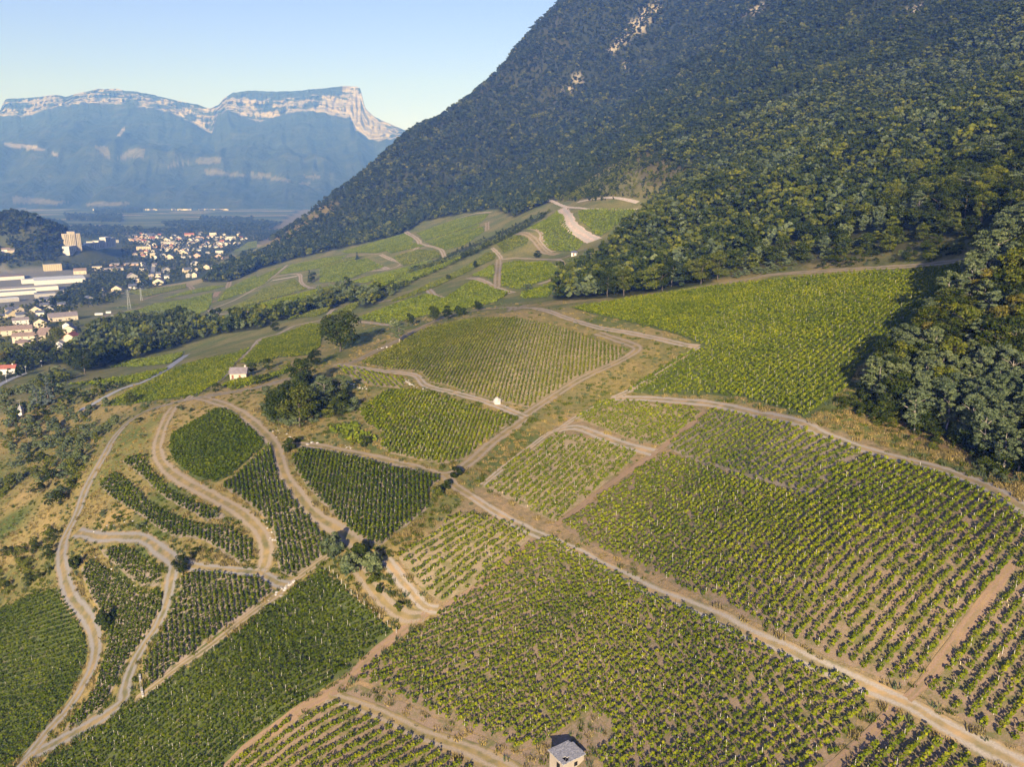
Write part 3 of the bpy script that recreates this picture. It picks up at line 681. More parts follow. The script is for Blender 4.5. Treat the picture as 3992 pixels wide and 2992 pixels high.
V_, F_ = drape(G('8 310,1060 640,1200 820,1290 1130,1400 1290,1480 1490,1440 1640,1300 1740,1255 1880,1345 1780,1500 1700,1640 1300,1620 1130,1530 700,1370 300,1190 160,1130'), 2.0, .045, .5)
tag(obj('bare_soil', mesh('bare_soil', V_, F_, [M['soil_red']], True)), kind='structure')
for s, w, mt in [
 ('6 880,880 1000,960 1200,1070 1450,1180 1700,1310 1830,1382 a 200,290 500,440 700,520 900,620 1150,730 1350,820 1500,880 1700,1000 1900,1110 2212,1264 2500,1420', 3.4, 'track_pale'),
 ('3 1640,690 1800,700 1900,730 2000,765 2120,800 4 520,890 700,930 800,948', 4.2, 'track_pale'),
 ('4 800,948 700,1020 560,1110 430,1172', 3.2, 'track_pale'),
 ('4 420,1172 560,1172 700,1182 900,1203 1100,1248 1300,1305 9 1000,330 1250,420 1600,510 1900,610 2212,780 2500,960', 4.2, 'track_pale'),
 ('4 500,735 800,690 1000,660 1130,635 1500,610 1800,590 2050,550', 4.2, 'track_tan'),
 ('4 60,765 0,790 3 1640,690 1400,715 1200,780 1050,860 930,920 800,985 720,1000', 5.5, 'track_tan'),
 ('6 150,170 300,190 480,212 580,228 640,285 800,325 1000,383 1150,445 1175,455', 4.0, 'track_pale'),
 ('6 1180,440 1250,390 1450,260 1650,165 1770,95 1740,60 1560,0', 5.0, 'track_tan'),
 ('6 1175,460 1000,585 870,700 740,765 560,720 430,690 200,640 60,612 -60,600 5 1780,690', 4.5, 'track_tan'),
 ('6 740,765 800,830 880,880', 4.0, 'track_tan'),
 ('6 940,820 1080,705 1270,560 1350,520 1440,460 1600,365', 2.2, 'track_pale'),
 ('5 1820,270 1600,330 1400,370 1250,395 1150,410 1000,450 880,490 780,560 700,650 640,760 570,880 520,980 480,1100 430,1200 390,1290 380,1400 400,1500 7 400,420 450,540 540,650 590,780 580,920 520,1050 420,1210 300,1340 200,1470 130,1567 0,1720', 4.4, 'track_grey'),
 ('5 1075,450 1030,520 990,620 970,720 1000,800 1080,880 1200,950 1350,1030 1500,1120 1600,1220 1640,1320 1630,1420 1600,1470', 5.0, 'track_tan'),
 ('5 1640,1480 1500,1470 1300,1455 1150,1430 1090,1400', 3.4, 'track_grey'),
 ('5 1240,400 1400,450 1530,530 1620,610 1690,690 1720,780 1760,890 1850,1020 1950,1130 2080,1210 2200,1300', 5.2, 'track_tan'),
 ('7 470,125 600,150 750,150 880,160 980,230 1070,300 1060,380 1040,500 980,680 880,830 810,960 770,1080 760,1160 640,1260 480,1350 330,1430 200,1500 130,1567', 4.4, 'track_grey'),
 ('7 1600,370 1700,430 1770,450', 3.5, 'track_grey'),
 ('7 2060,240 1880,370 1780,450 1680,530 1500,660 1300,820 1100,960 930,1090 830,1160', 2.6, 'track_tan'),
 ('8 120,1140 300,1190 500,1270 700,1370 950,1450 1130,1530 1300,1620', 3.2, 'track_tan'),
 ('8 790,580 600,720 430,850 200,1070 0,1185 7 1700,1330 1500,1470 1400,1567 1200,1720', 2.6, 'track_brown'),
 ('a 2150,0 1960,260 1800,480 1620,720 1490,850', 2.0, 'track_brown'),
 ('a 1420,890 1250,1080 1050,1264 900,1400', 2.0, 'track_brown'),
 ('6 1350,525 1450,510 1600,565 1750,615 1880,650', 4.2, 'track_pale'),
 ('6 1340,1035 1700,765 1900,625 2150,425', 1.8, 'track_brown'),
 ('8 1400,160 1100,415 850,590', 2.0, 'track_brown'),
 ('8 480,290 560,400 620,470 720,580 800,600', 3.6, 'track_pale'),
 ('8 300,340 380,440 480,560 600,640 720,640', 4.5, 'track_tan'),
 # middle distance
 ('3 -100,1190 0,1130 100,1060 150,990 240,930 300,860 400,830 480,790 600,765 640,750 690,700', 4.2, 'track_pale'),
 ('3 0,1165 200,1140 380,1100 470,1070', 4.0, 'track_tan'),
 ('3 810,765 900,775 1010,788', 4.0, 'track_pale'),
 ('2 640,1658 730,1620 1000,1480 1180,1420 1380,1300 1510,1210', 5.0, 'asphalt'),
 ('2 -50,1480 60,1420 200,1360', 5.5, 'asphalt'),
 ('3 1080,282 1140,320 1155,345 1130,380', 8.0, 'track_pale'), ('3 1150,345 1260,372 1290,420', 6.0, 'track_pale'),
 ('3 945,405 1000,430 1060,452 1000,480 900,492', 7.0, 'track_pale'), ('3 880,440 960,475', 6.0, 'track_pale'),
 ('3 1582,430 1572,585', 6.0, 'track_tan'), ('3 1415,532 1560,582 1660,612', 6.0, 'track_pale'),
 ('3 1545,370 1590,415 1600,430 1700,425 1850,432 1930,490 1800,565', 4.5, 'track_pale'), ('3 1680,292 1760,312 1800,360 1835,395 1900,405', 8.0, 'track_tan'),
 ('3 1860,440 1940,420 1990,400', 4.0, 'track_pale'),
 ('3 1915,160 1950,215 1990,265 2040,300 2100,330', 15.0, 'scree'),
 ('3 440,462 330,550 250,600 60,690 20,710', 5.0, 'track_pale'), ('3 370,525 500,510 520,560 590,585 720,560 860,520', 6.0, 'track_pale'),
 ('3 20,705 60,725 130,722 180,700 240,730', 5.0, 'track_pale'), ('3 730,458 790,448', 6.0, 'track_pale'), ('3 640,490 740,455', 5.0, 'track_tan'),
 ('3 1200,590 1230,625 1280,642', 6.0, 'track_pale'), ('3 1030,662 1150,612 1210,592', 4.0, 'track_pale'),
 ('3 1350,215 1450,185 1545,175', 5.0, 'track_pale'), ('3 1520,230 1520,275', 8.0, 'track_tan'), ('3 960,660 985,650', 16.0, 'track_tan'),
 ('3 760,415 860,405 940,402', 4.0, 'track_tan'), ('3 850,500 1000,485 1050,470', 4.0, 'track_tan'), ('3 180,660 350,630 560,600', 3.5, 'track_tan'), ('3 360,545 500,520', 8.0, 'scree'), ('3 880,445 930,460 990,485', 7.0, 'track_pale'), ('3 1740,268 1810,290 1815,330 1880,390', 5.0, 'track_pale'), ('2 1060,900 1150,825', 9.0, 'track_brown'), ('2 1260,920 1305,865', 12.0, 'track_brown'), ('2 1730,745 1760,700', 9.0, 'track_brown'), ('2 1690,790 1725,775', 8.0, 'track_brown'),
 ('2 1840,670 1855,620', 9.0, 'track_tan'), ('2 760,970 860,890 1000,860 1140,828', 7.0, 'track_tan'), ('2 1500,640 1540,660 1560,690', 9.0, 'track_tan'), ('2 1140,770 1300,720 1440,700', 6.0, 'track_brown'),
 ('2 1240,470 1230,560 1215,600', 9.0, 'asphalt'), ('4 140,310 280,345 360,350 540,350', 4.0, 'scree'), ('4 280,320 540,322', 5.0, 'scree'), ('4 760,460 850,440 920,432', 3.0, 'track_tan'), ('4 60,440 130,420', 5.0, 'track_tan'),
]:
    track(s, w, mt)

# ------------------------------------------------------------------ vines
def leaves(C, n, ext, size, up=.35, seed=0):
    """n leaf clumps about every centre C: quads turned outwards; returns vertices, quads, tone per quad, part random and paler towards the top"""
    r = np.random.default_rng(seed)
    N_ = len(C)
    d = r.normal(size=(N_, n, 3)); d /= np.linalg.norm(d, axis=2, keepdims=True)
    rad = r.uniform(.3, 1.0, (N_, n, 1)) ** .6
    off = d * rad
    p = C[:, None, :] + np.einsum('nij,nkj->nki', ext, off) if np.ndim(ext) == 3 else C[:, None, :] + off * ext
    nr = d + r.normal(size=d.shape) * .55 + np.array((0, 0, up)); nr /= np.linalg.norm(nr, axis=2, keepdims=True)
    t = np.cross(nr, r.normal(size=d.shape)); t /= np.linalg.norm(t, axis=2, keepdims=True)
    b = np.cross(nr, t)
    s = size * r.uniform(.6, 1.25, (N_, n, 1)) * .5
    q = np.stack([p - t * s - b * s * .8, p + t * s * .7 - b * s, p + t * s + b * s * .9, p - t * s * .8 + b * s], 2).reshape(-1, 3)
    k = np.arange(N_ * n) * 4
    val = np.clip(.46 + .13 * r.normal(size=N_ * n) + .28 * off[:, :, 2].reshape(-1), 0, 1)  # clump tops get a paler tone, with random spread
    return q, np.stack([k, k + 1, k + 2, k + 3], 1), val
def rows_of(poly, d, spacing, step, gap, seed, margin=.3):
    """list of rows; each row an array of vine positions (x, y)"""
    r = np.random.default_rng(seed)
    d = d / np.hypot(*d); nrm = np.array((-d[1], d[0]))
    a = poly @ d; b = poly @ nrm
    out = []
    n = len(poly)
    for o in np.arange(b.min() + spacing * .5, b.max(), spacing):
        xs = []
        for i in range(n):
            b1, b2 = b[i], b[(i + 1) % n]
            if (b1 > o) != (b2 > o):
                xs.append(a[i] + (a[(i + 1) % n] - a[i]) * (o - b1) / (b2 - b1))
        xs.sort()
        row = []
        for s0, s1 in zip(xs[::2], xs[1::2]):
            if s1 - s0 < 2.5: continue
            t = np.arange(s0 + margin + r.uniform(0, .6), s1 - margin, step)
            t = t + r.normal(0, step * .10, len(t))
            row.append(t)
        if not row: continue
        t = np.concatenate(row)
        p = t[:, None] * d + (o + r.normal(0, spacing * .03, len(t)))[:, None] * nrm
        g = .5 + .3 * vnoise(p[:, 0] / 5.0, p[:, 1] / 5.0, 77)
        p = p[r.uniform(0, 1, len(p)) > gap * (.3 + 1.6 * g * g)]
        if len(p) > 2: out.append(p)
    return out, d
NEAR_ROWS = []       # (apparent size, plot number, positions, direction)
FAR = {}
post_g = Geo(); post_g.tube([(0, 0, -.2), (.01, .02, 1.45)], [.045, .04], 5); POST = post_g.mesh('post', [M['post']])
tube_g = Geo(); tube_g.tube([(0, 0, 0), (0, 0, .62)], [.07, .07], 6); GUARD = tube_g.mesh('guard', [M['tube']])
stem_g = None
def row_mesh(p, d, plot, n_leaf, size, seed, stems=True):
    h_, w_, st_ = plot[4], plot[5], plot[3]
    z = height(p[:, 0], p[:, 1])
    r = np.random.default_rng(seed)
    sc = r.uniform(.72, 1.18, len(p)) * (1 + .12 * vnoise(p[:, 0] / 9, p[:, 1] / 9, 5))
    nrm = np.array((-d[1], d[0]))
    C = np.column_stack([p, z + h_ * (.58 * sc)])
    E = np.zeros((len(p), 3, 3))
    E[:, 0, 0] = d[0] * st_ * .64; E[:, 1, 0] = d[1] * st_ * .64
    E[:, 0, 1] = nrm[0] * w_ * .5 * sc; E[:, 1, 1] = nrm[1] * w_ * .5 * sc
    E[:, 2, 2] = h_ * .45 * sc
    V, Fq, val = leaves(C, n_leaf, E, size, .5, seed)
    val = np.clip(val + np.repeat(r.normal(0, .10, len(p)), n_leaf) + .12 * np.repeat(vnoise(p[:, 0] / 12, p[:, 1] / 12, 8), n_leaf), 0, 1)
    return V, Fq, val
M['wire'] = matte('trellis_wire', (.18, .17, .16), .1)
def wire(p, d):
    # trellis wire that ties the vines of a row together
    t = p @ d; o = np.argsort(t); q = p[o]
    z = height(q[:, 0], q[:, 1]) + .8
    V = np.concatenate([np.column_stack([q, z]), np.column_stack([q, z + .02])])
    n = len(q); k = np.arange(n - 1)
    return V, np.stack([k, k + 1, k + 1 + n, k + n], 1)
rid = 0
for k, pl in enumerate(PLOTS):
    poly = G(pl[0]); dd = G(pl[1]); dd = dd[1] - dd[0]
    rows, d = rows_of(poly, dd, pl[2], pl[3], pl[8], 100 + k)
    for p in rows:
        u, v, dep = project(p[:, 0], p[:, 1], height(p[:, 0], p[:, 1]) + .7)
        vis = (u > 0) & (u < 3992) & (v > 0) & (v < 2992)
        if not vis.any():
            continue
        size = (vis / dep ** 2).sum() * pl[3]
        NEAR_ROWS.append((size, k, p, d, np.median(dep)))
def nth(n):
    return '%d%s' % (n, 'th' if 10 <= n % 100 <= 20 else {1: 'st', 2: 'nd', 3: 'rd'}.get(n % 10, 'th'))
NTH = {}
for k in range(len(PLOTS)):
    rr = [t for t in NEAR_ROWS if t[1] == k]
    mids = []
    for t in rr:
        c_ = t[2].mean(0); u, v, _ = project(c_[0], c_[1], float(height(c_[0], c_[1]))); mids.append((u, v))
    if not mids: continue
    m_ = np.array(mids); wide = np.ptp(m_[:, 0]) >= np.ptp(m_[:, 1]) * .8
    for j, i in enumerate(np.argsort(m_[:, 0] if wide else m_[:, 1])): NTH[id(rr[i])] = nth(j + 1) + (' vine row from the left in ' if wide else ' vine row from the top in ')
NEAR_ROWS.sort(key=lambda t: -t[0])
print('rows', len(NEAR_ROWS), 'vines', sum(len(r[2]) for r in NEAR_ROWS))
row_posts = 0
rest_V, rest_F, rest_val, rest_mi, base = [], [], [], [], 0
VM = ['vine', 'vine_yellow', 'vine_dark', 'vine_mid']
for n, rec in enumerate(NEAR_ROWS):
    size, k, p, d, dep = rec
    pl = PLOTS[k]
    nl = 24 if dep < 180 else (14 if dep < 260 else 10)
    sz = (.33 if dep < 180 else (.40 if dep < 260 else .50)) * (1.0 if pl[5] < .85 else 1.08)
    if pl[2] > 2.15 and pl[8] < .05: nl = int(nl * 1.7); sz *= .82
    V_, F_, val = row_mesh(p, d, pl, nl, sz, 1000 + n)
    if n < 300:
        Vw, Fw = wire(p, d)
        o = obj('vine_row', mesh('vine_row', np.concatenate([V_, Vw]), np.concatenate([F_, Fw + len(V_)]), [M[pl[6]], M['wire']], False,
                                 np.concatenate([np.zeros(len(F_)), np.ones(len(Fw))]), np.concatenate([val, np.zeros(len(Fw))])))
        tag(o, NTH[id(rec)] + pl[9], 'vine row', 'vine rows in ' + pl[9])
        r = np.random.default_rng(5000 + n)
        if dep < 330:
            stepn = 5 if pl[8] > .04 else 7
            for q in p[r.integers(0, stepn)::stepn]:
                e = q + r.normal(0, .15, 2)
                obj('post', POST, o, (e[0], e[1], float(height(e[0], e[1])) - .05), r.uniform(0, 3), (1, 1, r.uniform(.85, 1.15)))
            if k in (4, 3, 18, 19):
                for q in p[r.uniform(0, 1, len(p)) < .06]:
                    e = q + r.normal(0, .5, 2)
                    obj('vine_guard', GUARD, o, (e[0], e[1], float(height(e[0], e[1])) + .03))
    else:
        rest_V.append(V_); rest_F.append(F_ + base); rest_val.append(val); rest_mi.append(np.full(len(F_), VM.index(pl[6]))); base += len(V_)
# the plots of the middle distance
for k, poly in enumerate(MIDPLOTS):
    g = G(poly)
    c = g.mean(0)
    e = 4.0
    hx = float(height(c[0] + e, c[1]) - height(c[0] - e, c[1])); hy = float(height(c[0], c[1] + e) - height(c[0], c[1] - e))
    dd = np.array((hx, hy)) + rng.normal(0, .25, 2) * math.hypot(hx, hy)      # rows run up the slope
    far = np.hypot(*c)
    stp = 1.5 if far < 700 else 2.4
    rows, d = rows_of(g, dd, 2.1 if far < 700 else 2.8, stp, .015, 300 + k)
    pl = (0, 0, 2.1, stp, 1.35, 1.25 if far < 700 else 1.9)
    for j, p in enumerate(rows):
        V_, F_, val = row_mesh(p, d, pl, 5, .95 if far < 700 else 1.35, 9000 + k * 200 + j)
        rest_V.append(V_); rest_F.append(F_ + base); rest_val.append(val * .75 + .1); rest_mi.append(np.full(len(F_), [3, 3, 1, 0][(k * 7) % 4])); base += len(V_)
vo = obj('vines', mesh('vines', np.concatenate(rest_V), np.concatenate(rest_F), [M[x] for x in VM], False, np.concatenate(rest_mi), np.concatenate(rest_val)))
tag(vo, 'green vine rows of the farther plots across the hillside', None, None, 'stuff')
print('rest vine quads', base // 4, 'row quads', sum(len(o.data.polygons) for o in bpy.data.objects if o.name.startswith('vine_row')))

# ------------------------------------------------------------------ buildings
WALLS = {'white': (.52, .50, .47), 'cream': (.46, .40, .31), 'pink': (.42, .30, .25), 'grey': (.33, .32, .31), 'yellow': (.48, .40, .26), 'stone': (.34, .29, .23), 'orange': (.60, .36, .18)}
ROOFS = {'slate': (.085, .095, .13), 'brown': (.21, .155, .13), 'red': (.30, .105, .075), 'purple': (.19, .165, .17), 'white': (.52, .52, .52), 'pale': (.33, .30, .27), 'grey': (.24, .24, .25)}
for k_, c_ in WALLS.items(): M['wall_' + k_] = matte('render_' + k_, c_, .12, .5)
for k_, c_ in ROOFS.items(): M['roof_' + k_] = matte('roofing_' + k_, c_, .25, .6, .3)
M['glass'] = matte('window_glass', (.05, .055, .065), .2, 1.0, 0, .25)
M['door'] = matte('painted_door', (.20, .09, .06), .2, 1.0)
M['metal'] = matte('galvanised_steel', (.42, .43, .44), .15, 1.0, 0, .5)
M['dark'] = matte('dark_interior', (.01, .01, .01), .1)
CW = {'slate': 'dark slate', 'brown': 'brown', 'red': 'red', 'purple': 'grey', 'white': 'white flat', 'pale': 'pale flat', 'grey': 'grey'}
def wall_mesh(w, d, h, roof, rise, mat):
    g = Geo(); a, b = w / 2, d / 2; z0 = -2.0
    if roof == 'gable_front':      # gable towards -y
        vs = [(-a, -b, z0), (a, -b, z0), (a, -b, h), (0, -b, h + rise), (-a, -b, h), (-a, b, z0), (a, b, z0), (a, b, h), (0, b, h + rise), (-a, b, h)]
        g.add(vs, [(0, 1, 2, 3, 4), (6, 5, 9, 8, 7), (1, 6, 7, 2), (5, 0, 4, 9)])
    elif roof == 'gable_side':     # ridge along x
        vs = [(-a, -b, z0), (-a, b, z0), (-a, b, h), (-a, 0, h + rise), (-a, -b, h), (a, -b, z0), (a, b, z0), (a, b, h), (a, 0, h + rise), (a, -b, h)]
        g.add(vs, [(1, 0, 4, 3, 2), (5, 6, 7, 8, 9), (0, 5, 9, 4), (6, 1, 2, 7)])
    else:
        g.box(-a, a, -b, b, z0, h)
    return g.mesh('wall', [mat])
def roof_mesh(w, d, h, roof, rise, mat):
    g = Geo(); o = .45; a, b = w / 2 + o, d / 2 + o; t = .22
    if roof in ('gable_front', 'gable_side'):
        if roof == 'gable_front': sl = rise / (w / 2); e = h - sl * o
        else: sl = rise / (d / 2); e = h - sl * o
        top = h + rise
        for s in (-1, 1):
            if roof == 'gable_front':
                vs = [(s * a, -b, e), (s * a, b, e), (0, b, top), (0, -b, top)]
            else:
                vs = [(-a, s * b, e), (a, s * b, e), (a, 0, top), (-a, 0, top)]
            lo = [(x, y, z + .03) for x, y, z in vs]; hi = [(x, y, z + .03 + t) for x, y, z in vs]
            g.add(lo + hi, [(0, 1, 2, 3), (7, 6, 5, 4), (0, 4, 5, 1), (1, 5, 6, 2), (2, 6, 7, 3), (3, 7, 4, 0)])
    elif roof == 'hip':
        r = max(.2, (a - b))
        vs = [(-a, -b, h), (a, -b, h), (a, b, h), (-a, b, h), (-r, 0, h + rise), (r, 0, h + rise)]
        vs = [(x, y, z + .03) for x, y, z in vs]
        g.add(vs, [(0, 1, 5, 4), (1, 2, 5), (2, 3, 4, 5), (3, 0, 4), (3, 2, 1, 0)])
    else:
        g.box(-w / 2 - .12, w / 2 + .12, -d / 2 - .12, d / 2 + .12, h + .01, h + .45)
    return g.mesh('roof', [mat])
BUILT = []
def building(s, wpx, ratio, h, roof, wall, roofc, yaw=0.0, label=None, cat='house', group=None, name='house', win=0, rise=None, depth=None, chimney=False):
    p = G(s)[0]; z = float(height(p[0], p[1]))
    _, _, dep = project(p[0], p[1], z)
    w = wpx * dep / F; d = depth or w * ratio
    if rise is None: rise = .32 * (w if roof == 'gable_front' else d) / 1.0 if roof.startswith('gable') else (.28 * min(w, d) if roof == 'hip' else .4)
    if roof == 'hip' and d > w: d = w
    ydir = math.atan2(-p[0], p[1])            # turned to the viewer, then by yaw
    rz = ydir + math.radians(yaw)
    c = np.array(p) + np.array((-math.sin(ydir), math.cos(ydir))) * d * .5
    zz = min(float(height(c[0], c[1])), z) 
    root = bpy.data.objects.new(name, None); COL.objects.link(root)
    root.location = (c[0], c[1], zz); root.rotation_euler = (0, 0, rz)
    wo = obj('wall', wall_mesh(w, d, h, roof, rise, M['wall_' + wall]), root)
    ro = obj('roof', roof_mesh(w, d, h, roof, rise, M['roof_' + roofc]), root)
    if chimney:
        g = Geo(); ch = h + rise * 1.15 + .7
        if roof == 'gable_side': g.box(w * .25, w * .25 + .8, -.4, .4, h + rise * .3, ch)
        else: g.box(-.4, .4, d * .1, d * .1 + .8, h + rise * .3, ch)
        obj('chimney', g.mesh('chimney', [M['wall_' + wall]]), ro)
    if win:
        floors = max(1, int(h // 2.8)); ww, wh = min(1.1, w / (win * 2.2)), 1.35 if h > 2.6 else .9
        gm = Geo(); gm.box(-ww / 2, ww / 2, -.05, .05, 0, wh); wm = gm.mesh('window', [M['glass']])
        for f in range(floors):
            for k in range(win):
                x = (k + .5) / win * w - w / 2
                zf = f * 2.8 + (1.0 if h > 2.6 else .8)
                if f == 0 and k == 0 and h < 8:
                    gd_ = Geo(); gd_.box(-.5, .5, -.05, .05, .1, 2.1); obj('door', gd_.mesh('door', [M['door']]), root, (x, -d / 2 - .02, 0))
                else:
                    obj('window', wm, root, (x, -d / 2 - .02, zf))
        ns = max(1, int(win * d / w))
        for f in range(floors):
            for k in range(ns):
                y = (k + .5) / ns * d - d / 2
                for sx in (-1, 1):
                    obj('window', wm, root, (sx * (w / 2 + .02), y, f * 2.8 + (1.0 if h > 2.6 else .8)), math.pi / 2)
    tag(root, label, cat, group)
    BUILT.append((c[0], c[1], max(w, d)))
    return root, w, d

# the village on the left slope
VIL = 'houses of the village on the left slope'
building('v 820,503', 330 * .30, .45, 5.5, 'gable_side', 'cream', 'purple', 6, 'long cream farmhouse with grey roof and orange front above the village', 'house', VIL, win=6, chimney=True)
building('v 540,590', 150 * .30, .8, 6.5, 'gable_front', 'cream', 'purple', -12, 'cream gabled house with three windows in the village', 'house', VIL, win=3)
building('v 200,685', 400 * .30, .35, 6.0, 'gable_side', 'cream', 'brown', -4, 'long low range of brown roofs at the left edge of the village', 'house', VIL, win=5)
building('v 275,560', 185 * .30, .5, 6.5, 'gable_side', 'white', 'purple', 0, 'white house with grey roof behind the long brown range', 'house', VIL, win=3)
building('v 400,770', 390 * .30, .3, 6.0, 'gable_side', 'cream', 'brown', -16, 'long cream house with brown roof beside the hipped house', 'house', VIL, win=5)
building('v 305,850', 165 * .30, .9, 4.5, 'hip', 'cream', 'brown', 0, 'cream bungalow with brown hipped roof in front of the village', 'house', VIL, win=3)
building('v 935,815', 240 * .30, .75, 5.5, 'gable_front', 'cream', 'red', -24, 'broad cream barn with dark red roof', 'barn', VIL, win=0)
building('v 790,862', 95 * .30, .8, 4.5, 'gable_front', 'white', 'grey', -30, 'small white shed beside the red roofed barn', 'shed', VIL)
building('v 915,665', 140 * .30, .7, 5, 'gable_front', 'cream', 'slate', -20, 'cream house with slate roof behind the red roofed barn', 'house', VIL, win=2)
building('v 880,605', 100 * .30, .8, 4.5, 'gable_front', 'white', 'slate', -25, 'white gabled house at the upper right of the village', 'house', VIL)
building('v 600,690', 140 * .30, .8, 5, 'gable_side', 'stone', 'brown', -30, 'stone house with brown roof in the middle of the village', 'house', VIL, win=2)
building('v 478,405', 150 * .30, .8, 5, 'gable_front', 'cream', 'slate', -10, 'cream gabled house with slate roof at the back of the village', 'house', VIL, win=2)
building('v 525,440', 100 * .30, .7, 5, 'gable_side', 'white', 'slate', -10, 'white house below the cream gabled one', 'house', VIL, win=2)
building('v 165,462', 140 * .30, .8, 5.5, 'gable_front', 'yellow', 'slate', 15, 'yellowish house with slate roof at the far left of the village', 'house', VIL, win=2)
building('v 275,475', 110 * .30, .8, 5.5, 'gable_side', 'grey', 'slate', 10, 'grey house with slate roof at the left of the village', 'house', VIL, win=2)
building('v 250,395', 95 * .30, .8, 5, 'gable_front', 'cream', 'slate', 20, 'small cream gabled house at the rear left of the village', 'house', VIL)
building('v 130,400', 100 * .30, .8, 5, 'gable_side', 'stone', 'slate', 10, 'stone house under slate at the rear left of the village', 'house', VIL)
building('v 595,275', 130 * .30, .8, 6, 'gable_side', 'white', 'slate', -8, 'white house with blue slate roof near the warehouses', 'house', VIL, win=2)
building('v 585,340', 110 * .30, .7, 5, 'gable_side', 'cream', 'slate', -8, 'cream house below the blue slate roof', 'house', VIL)
building('v 715,232', 62 * .30, .9, 4, 'gable_front', 'pink', 'brown', 0, 'small pink house among the trees', 'house', VIL)
building('v 825,155', 70 * .30, .9, 4.5, 'gable_front', 'white', 'slate', 20, 'small white gabled house among the trees', 'house', VIL)
building('v 805,325', 95 * .30, .7, 4.5, 'gable_side', 'cream', 'slate', -15, 'cream cottage with slate roof at the edge of the trees', 'house', VIL)
building('v 665,370', 80 * .30, .8, 4.5, 'gable_front', 'grey', 'white', -20, 'grey shed with pale roof behind the long farmhouse', 'shed', VIL)
building('v 1518,128', 125 * .30, .8, 6, 'gable_front', 'cream', 'brown', -10, 'large cream gabled house above the pylons', 'house', VIL, win=3)
building('v 1720,92', 95 * .30, .8, 5, 'gable_side', 'white', 'slate', 0, 'white house right of the large cream gabled house', 'house', VIL, win=2)
building('v 1340,118', 55 * .30, .9, 4, 'gable_front', 'cream', 'slate', 0, 'tiny cream house left of the large cream gabled house', 'house', VIL)
building('v 1150,275', 85 * .30, .8, 8, 'gable_front', 'grey', 'slate', 30, 'tall grey house with slate roof among dark trees', 'house', VIL)
building('v 120,1190', 190 * .30, .6, 4.5, 'gable_side', 'white', 'red', -20, 'white house with red roof beside the meadow road', 'house', VIL, win=3, chimney=True)
building('v 1282,428', 95 * .30, .5, 2.0, 'flat', 'white', 'white', -10, 'white tent beside the stubble field', 'tent', None, 'tent')
building('v 1405,405', 60 * .30, .5, 2.0, 'flat', 'white', 'white', -10, 'white van parked by the stubble field', 'van', None, 'van')
building('v 15,490', 90 * .30, .7, 5, 'gable_side', 'cream', 'slate', 10, 'cream house cut by the left edge of the village', 'house', VIL)

# the town: named blocks
TOWN = 'blocks of the town on the valley floor'
building('t 760,945', 225 * .271, .45, 15, 'flat', 'yellow', 'grey', 8, 'pale yellow apartment block among trees left of town', 'apartment block', TOWN, 'apartment_block', win=8)
building('t 1160,995', 165 * .271, .6, 8, 'gable_side', 'cream', 'brown', -8, 'cream building with brown roof beside the white warehouse', 'building', TOWN, 'building', win=3)
building('t 860,1130', 650 * .271, .8, 8, 'flat', 'white', 'white', 2, 'bright white warehouse with flat roof', 'warehouse', TOWN, 'warehouse')
building('t 400,1130', 150 * .271, .9, 8, 'flat', 'white', 'white', 4, 'small white industrial building left of the white warehouse', 'warehouse', TOWN, 'warehouse')
building('t 150,1075', 330 * .271, .9, 7, 'flat', 'white', 'brown', 4, 'long industrial shed with brownish roof at the left edge', 'warehouse', TOWN, 'warehouse')
building('t 380,1250', 800 * .271, .32, 8, 'flat', 'white', 'pale', 3, 'very long low factory with pale roofs', 'warehouse', TOWN, 'warehouse')
building('t 200,1300', 560 * .271, .35, 7, 'flat', 'white', 'grey', 3, 'long factory hall with grey roof at the left edge', 'warehouse', TOWN, 'warehouse')
building('t 60,1400', 360 * .271, .5, 6, 'flat', 'grey', 'white', 6, 'factory hall with white roof at the lower left of the plant', 'warehouse', TOWN, 'warehouse')
building('t 650,1330', 260 * .271, .8, 7, 'flat', 'grey', 'grey', 3, 'grey factory hall beside the trees', 'warehouse', TOWN, 'warehouse')
building('t 1400,940', 130 * .271, .7, 9, 'flat', 'cream', 'pale', 0, 'cream cubic building on the town edge', 'building', TOWN, 'building', win=3)
building('t 1610,945', 300 * .271, .6, 5, 'flat', 'cream', 'pale', 0, 'long low cream building on the town edge', 'building', TOWN, 'building')
building('t 1800,880', 380 * .271, .6, 5, 'flat', 'pink', 'pale', -6, 'long pale school building above the row of terraced houses', 'building', TOWN, 'building')
building('t 1520,545', 340 * .271, .2, 9, 'flat', 'grey', 'pale', 0, 'long grey building right of the tower block', 'building', TOWN, 'building', win=10)
building('t 1310,560', 120 * .271, .5, 9, 'flat', 'white', 'slate', 0, 'white block just right of the tower', 'building', TOWN, 'building')
building('t 90,680', 110 * .271, .6, 7, 'gable_side', 'white', 'brown', 0, 'white house at the foot of the wooded hill', 'house', TOWN, win=2)
building('t 160,690', 90 * .271, .6, 7, 'gable_side', 'cream', 'purple', 10, 'cream house at the foot of the wooded hill', 'house', TOWN)
building('u 230,480', 190 * .271, .5, 14, 'flat', 'cream', 'pale', -6, 'long cream apartment block in the middle of town', 'apartment block', TOWN, 'apartment_block', win=7)
building('u 350,575', 60 * .271, .8, 13, 'flat', 'cream', 'pale', 0, 'narrow cream block on the town slope', 'apartment block', TOWN, 'apartment_block', win=2)
building('u 1310,515', 105 * .271, .6, 9, 'flat', 'white', 'slate', 0, 'white block with dark flat roof right of town', 'apartment block', TOWN, 'apartment_block', win=4)
building('u 1220,268', 95 * .271, .5, 14, 'flat', 'white', 'white', 0, 'white flat block at the far end of town', 'apartment block', TOWN, 'apartment_block', win=4)
building('u 1400,295', 270 * .271, .15, 6, 'flat', 'white', 'white', 0, 'long white shed at the far end of town', 'building', TOWN, 'building')
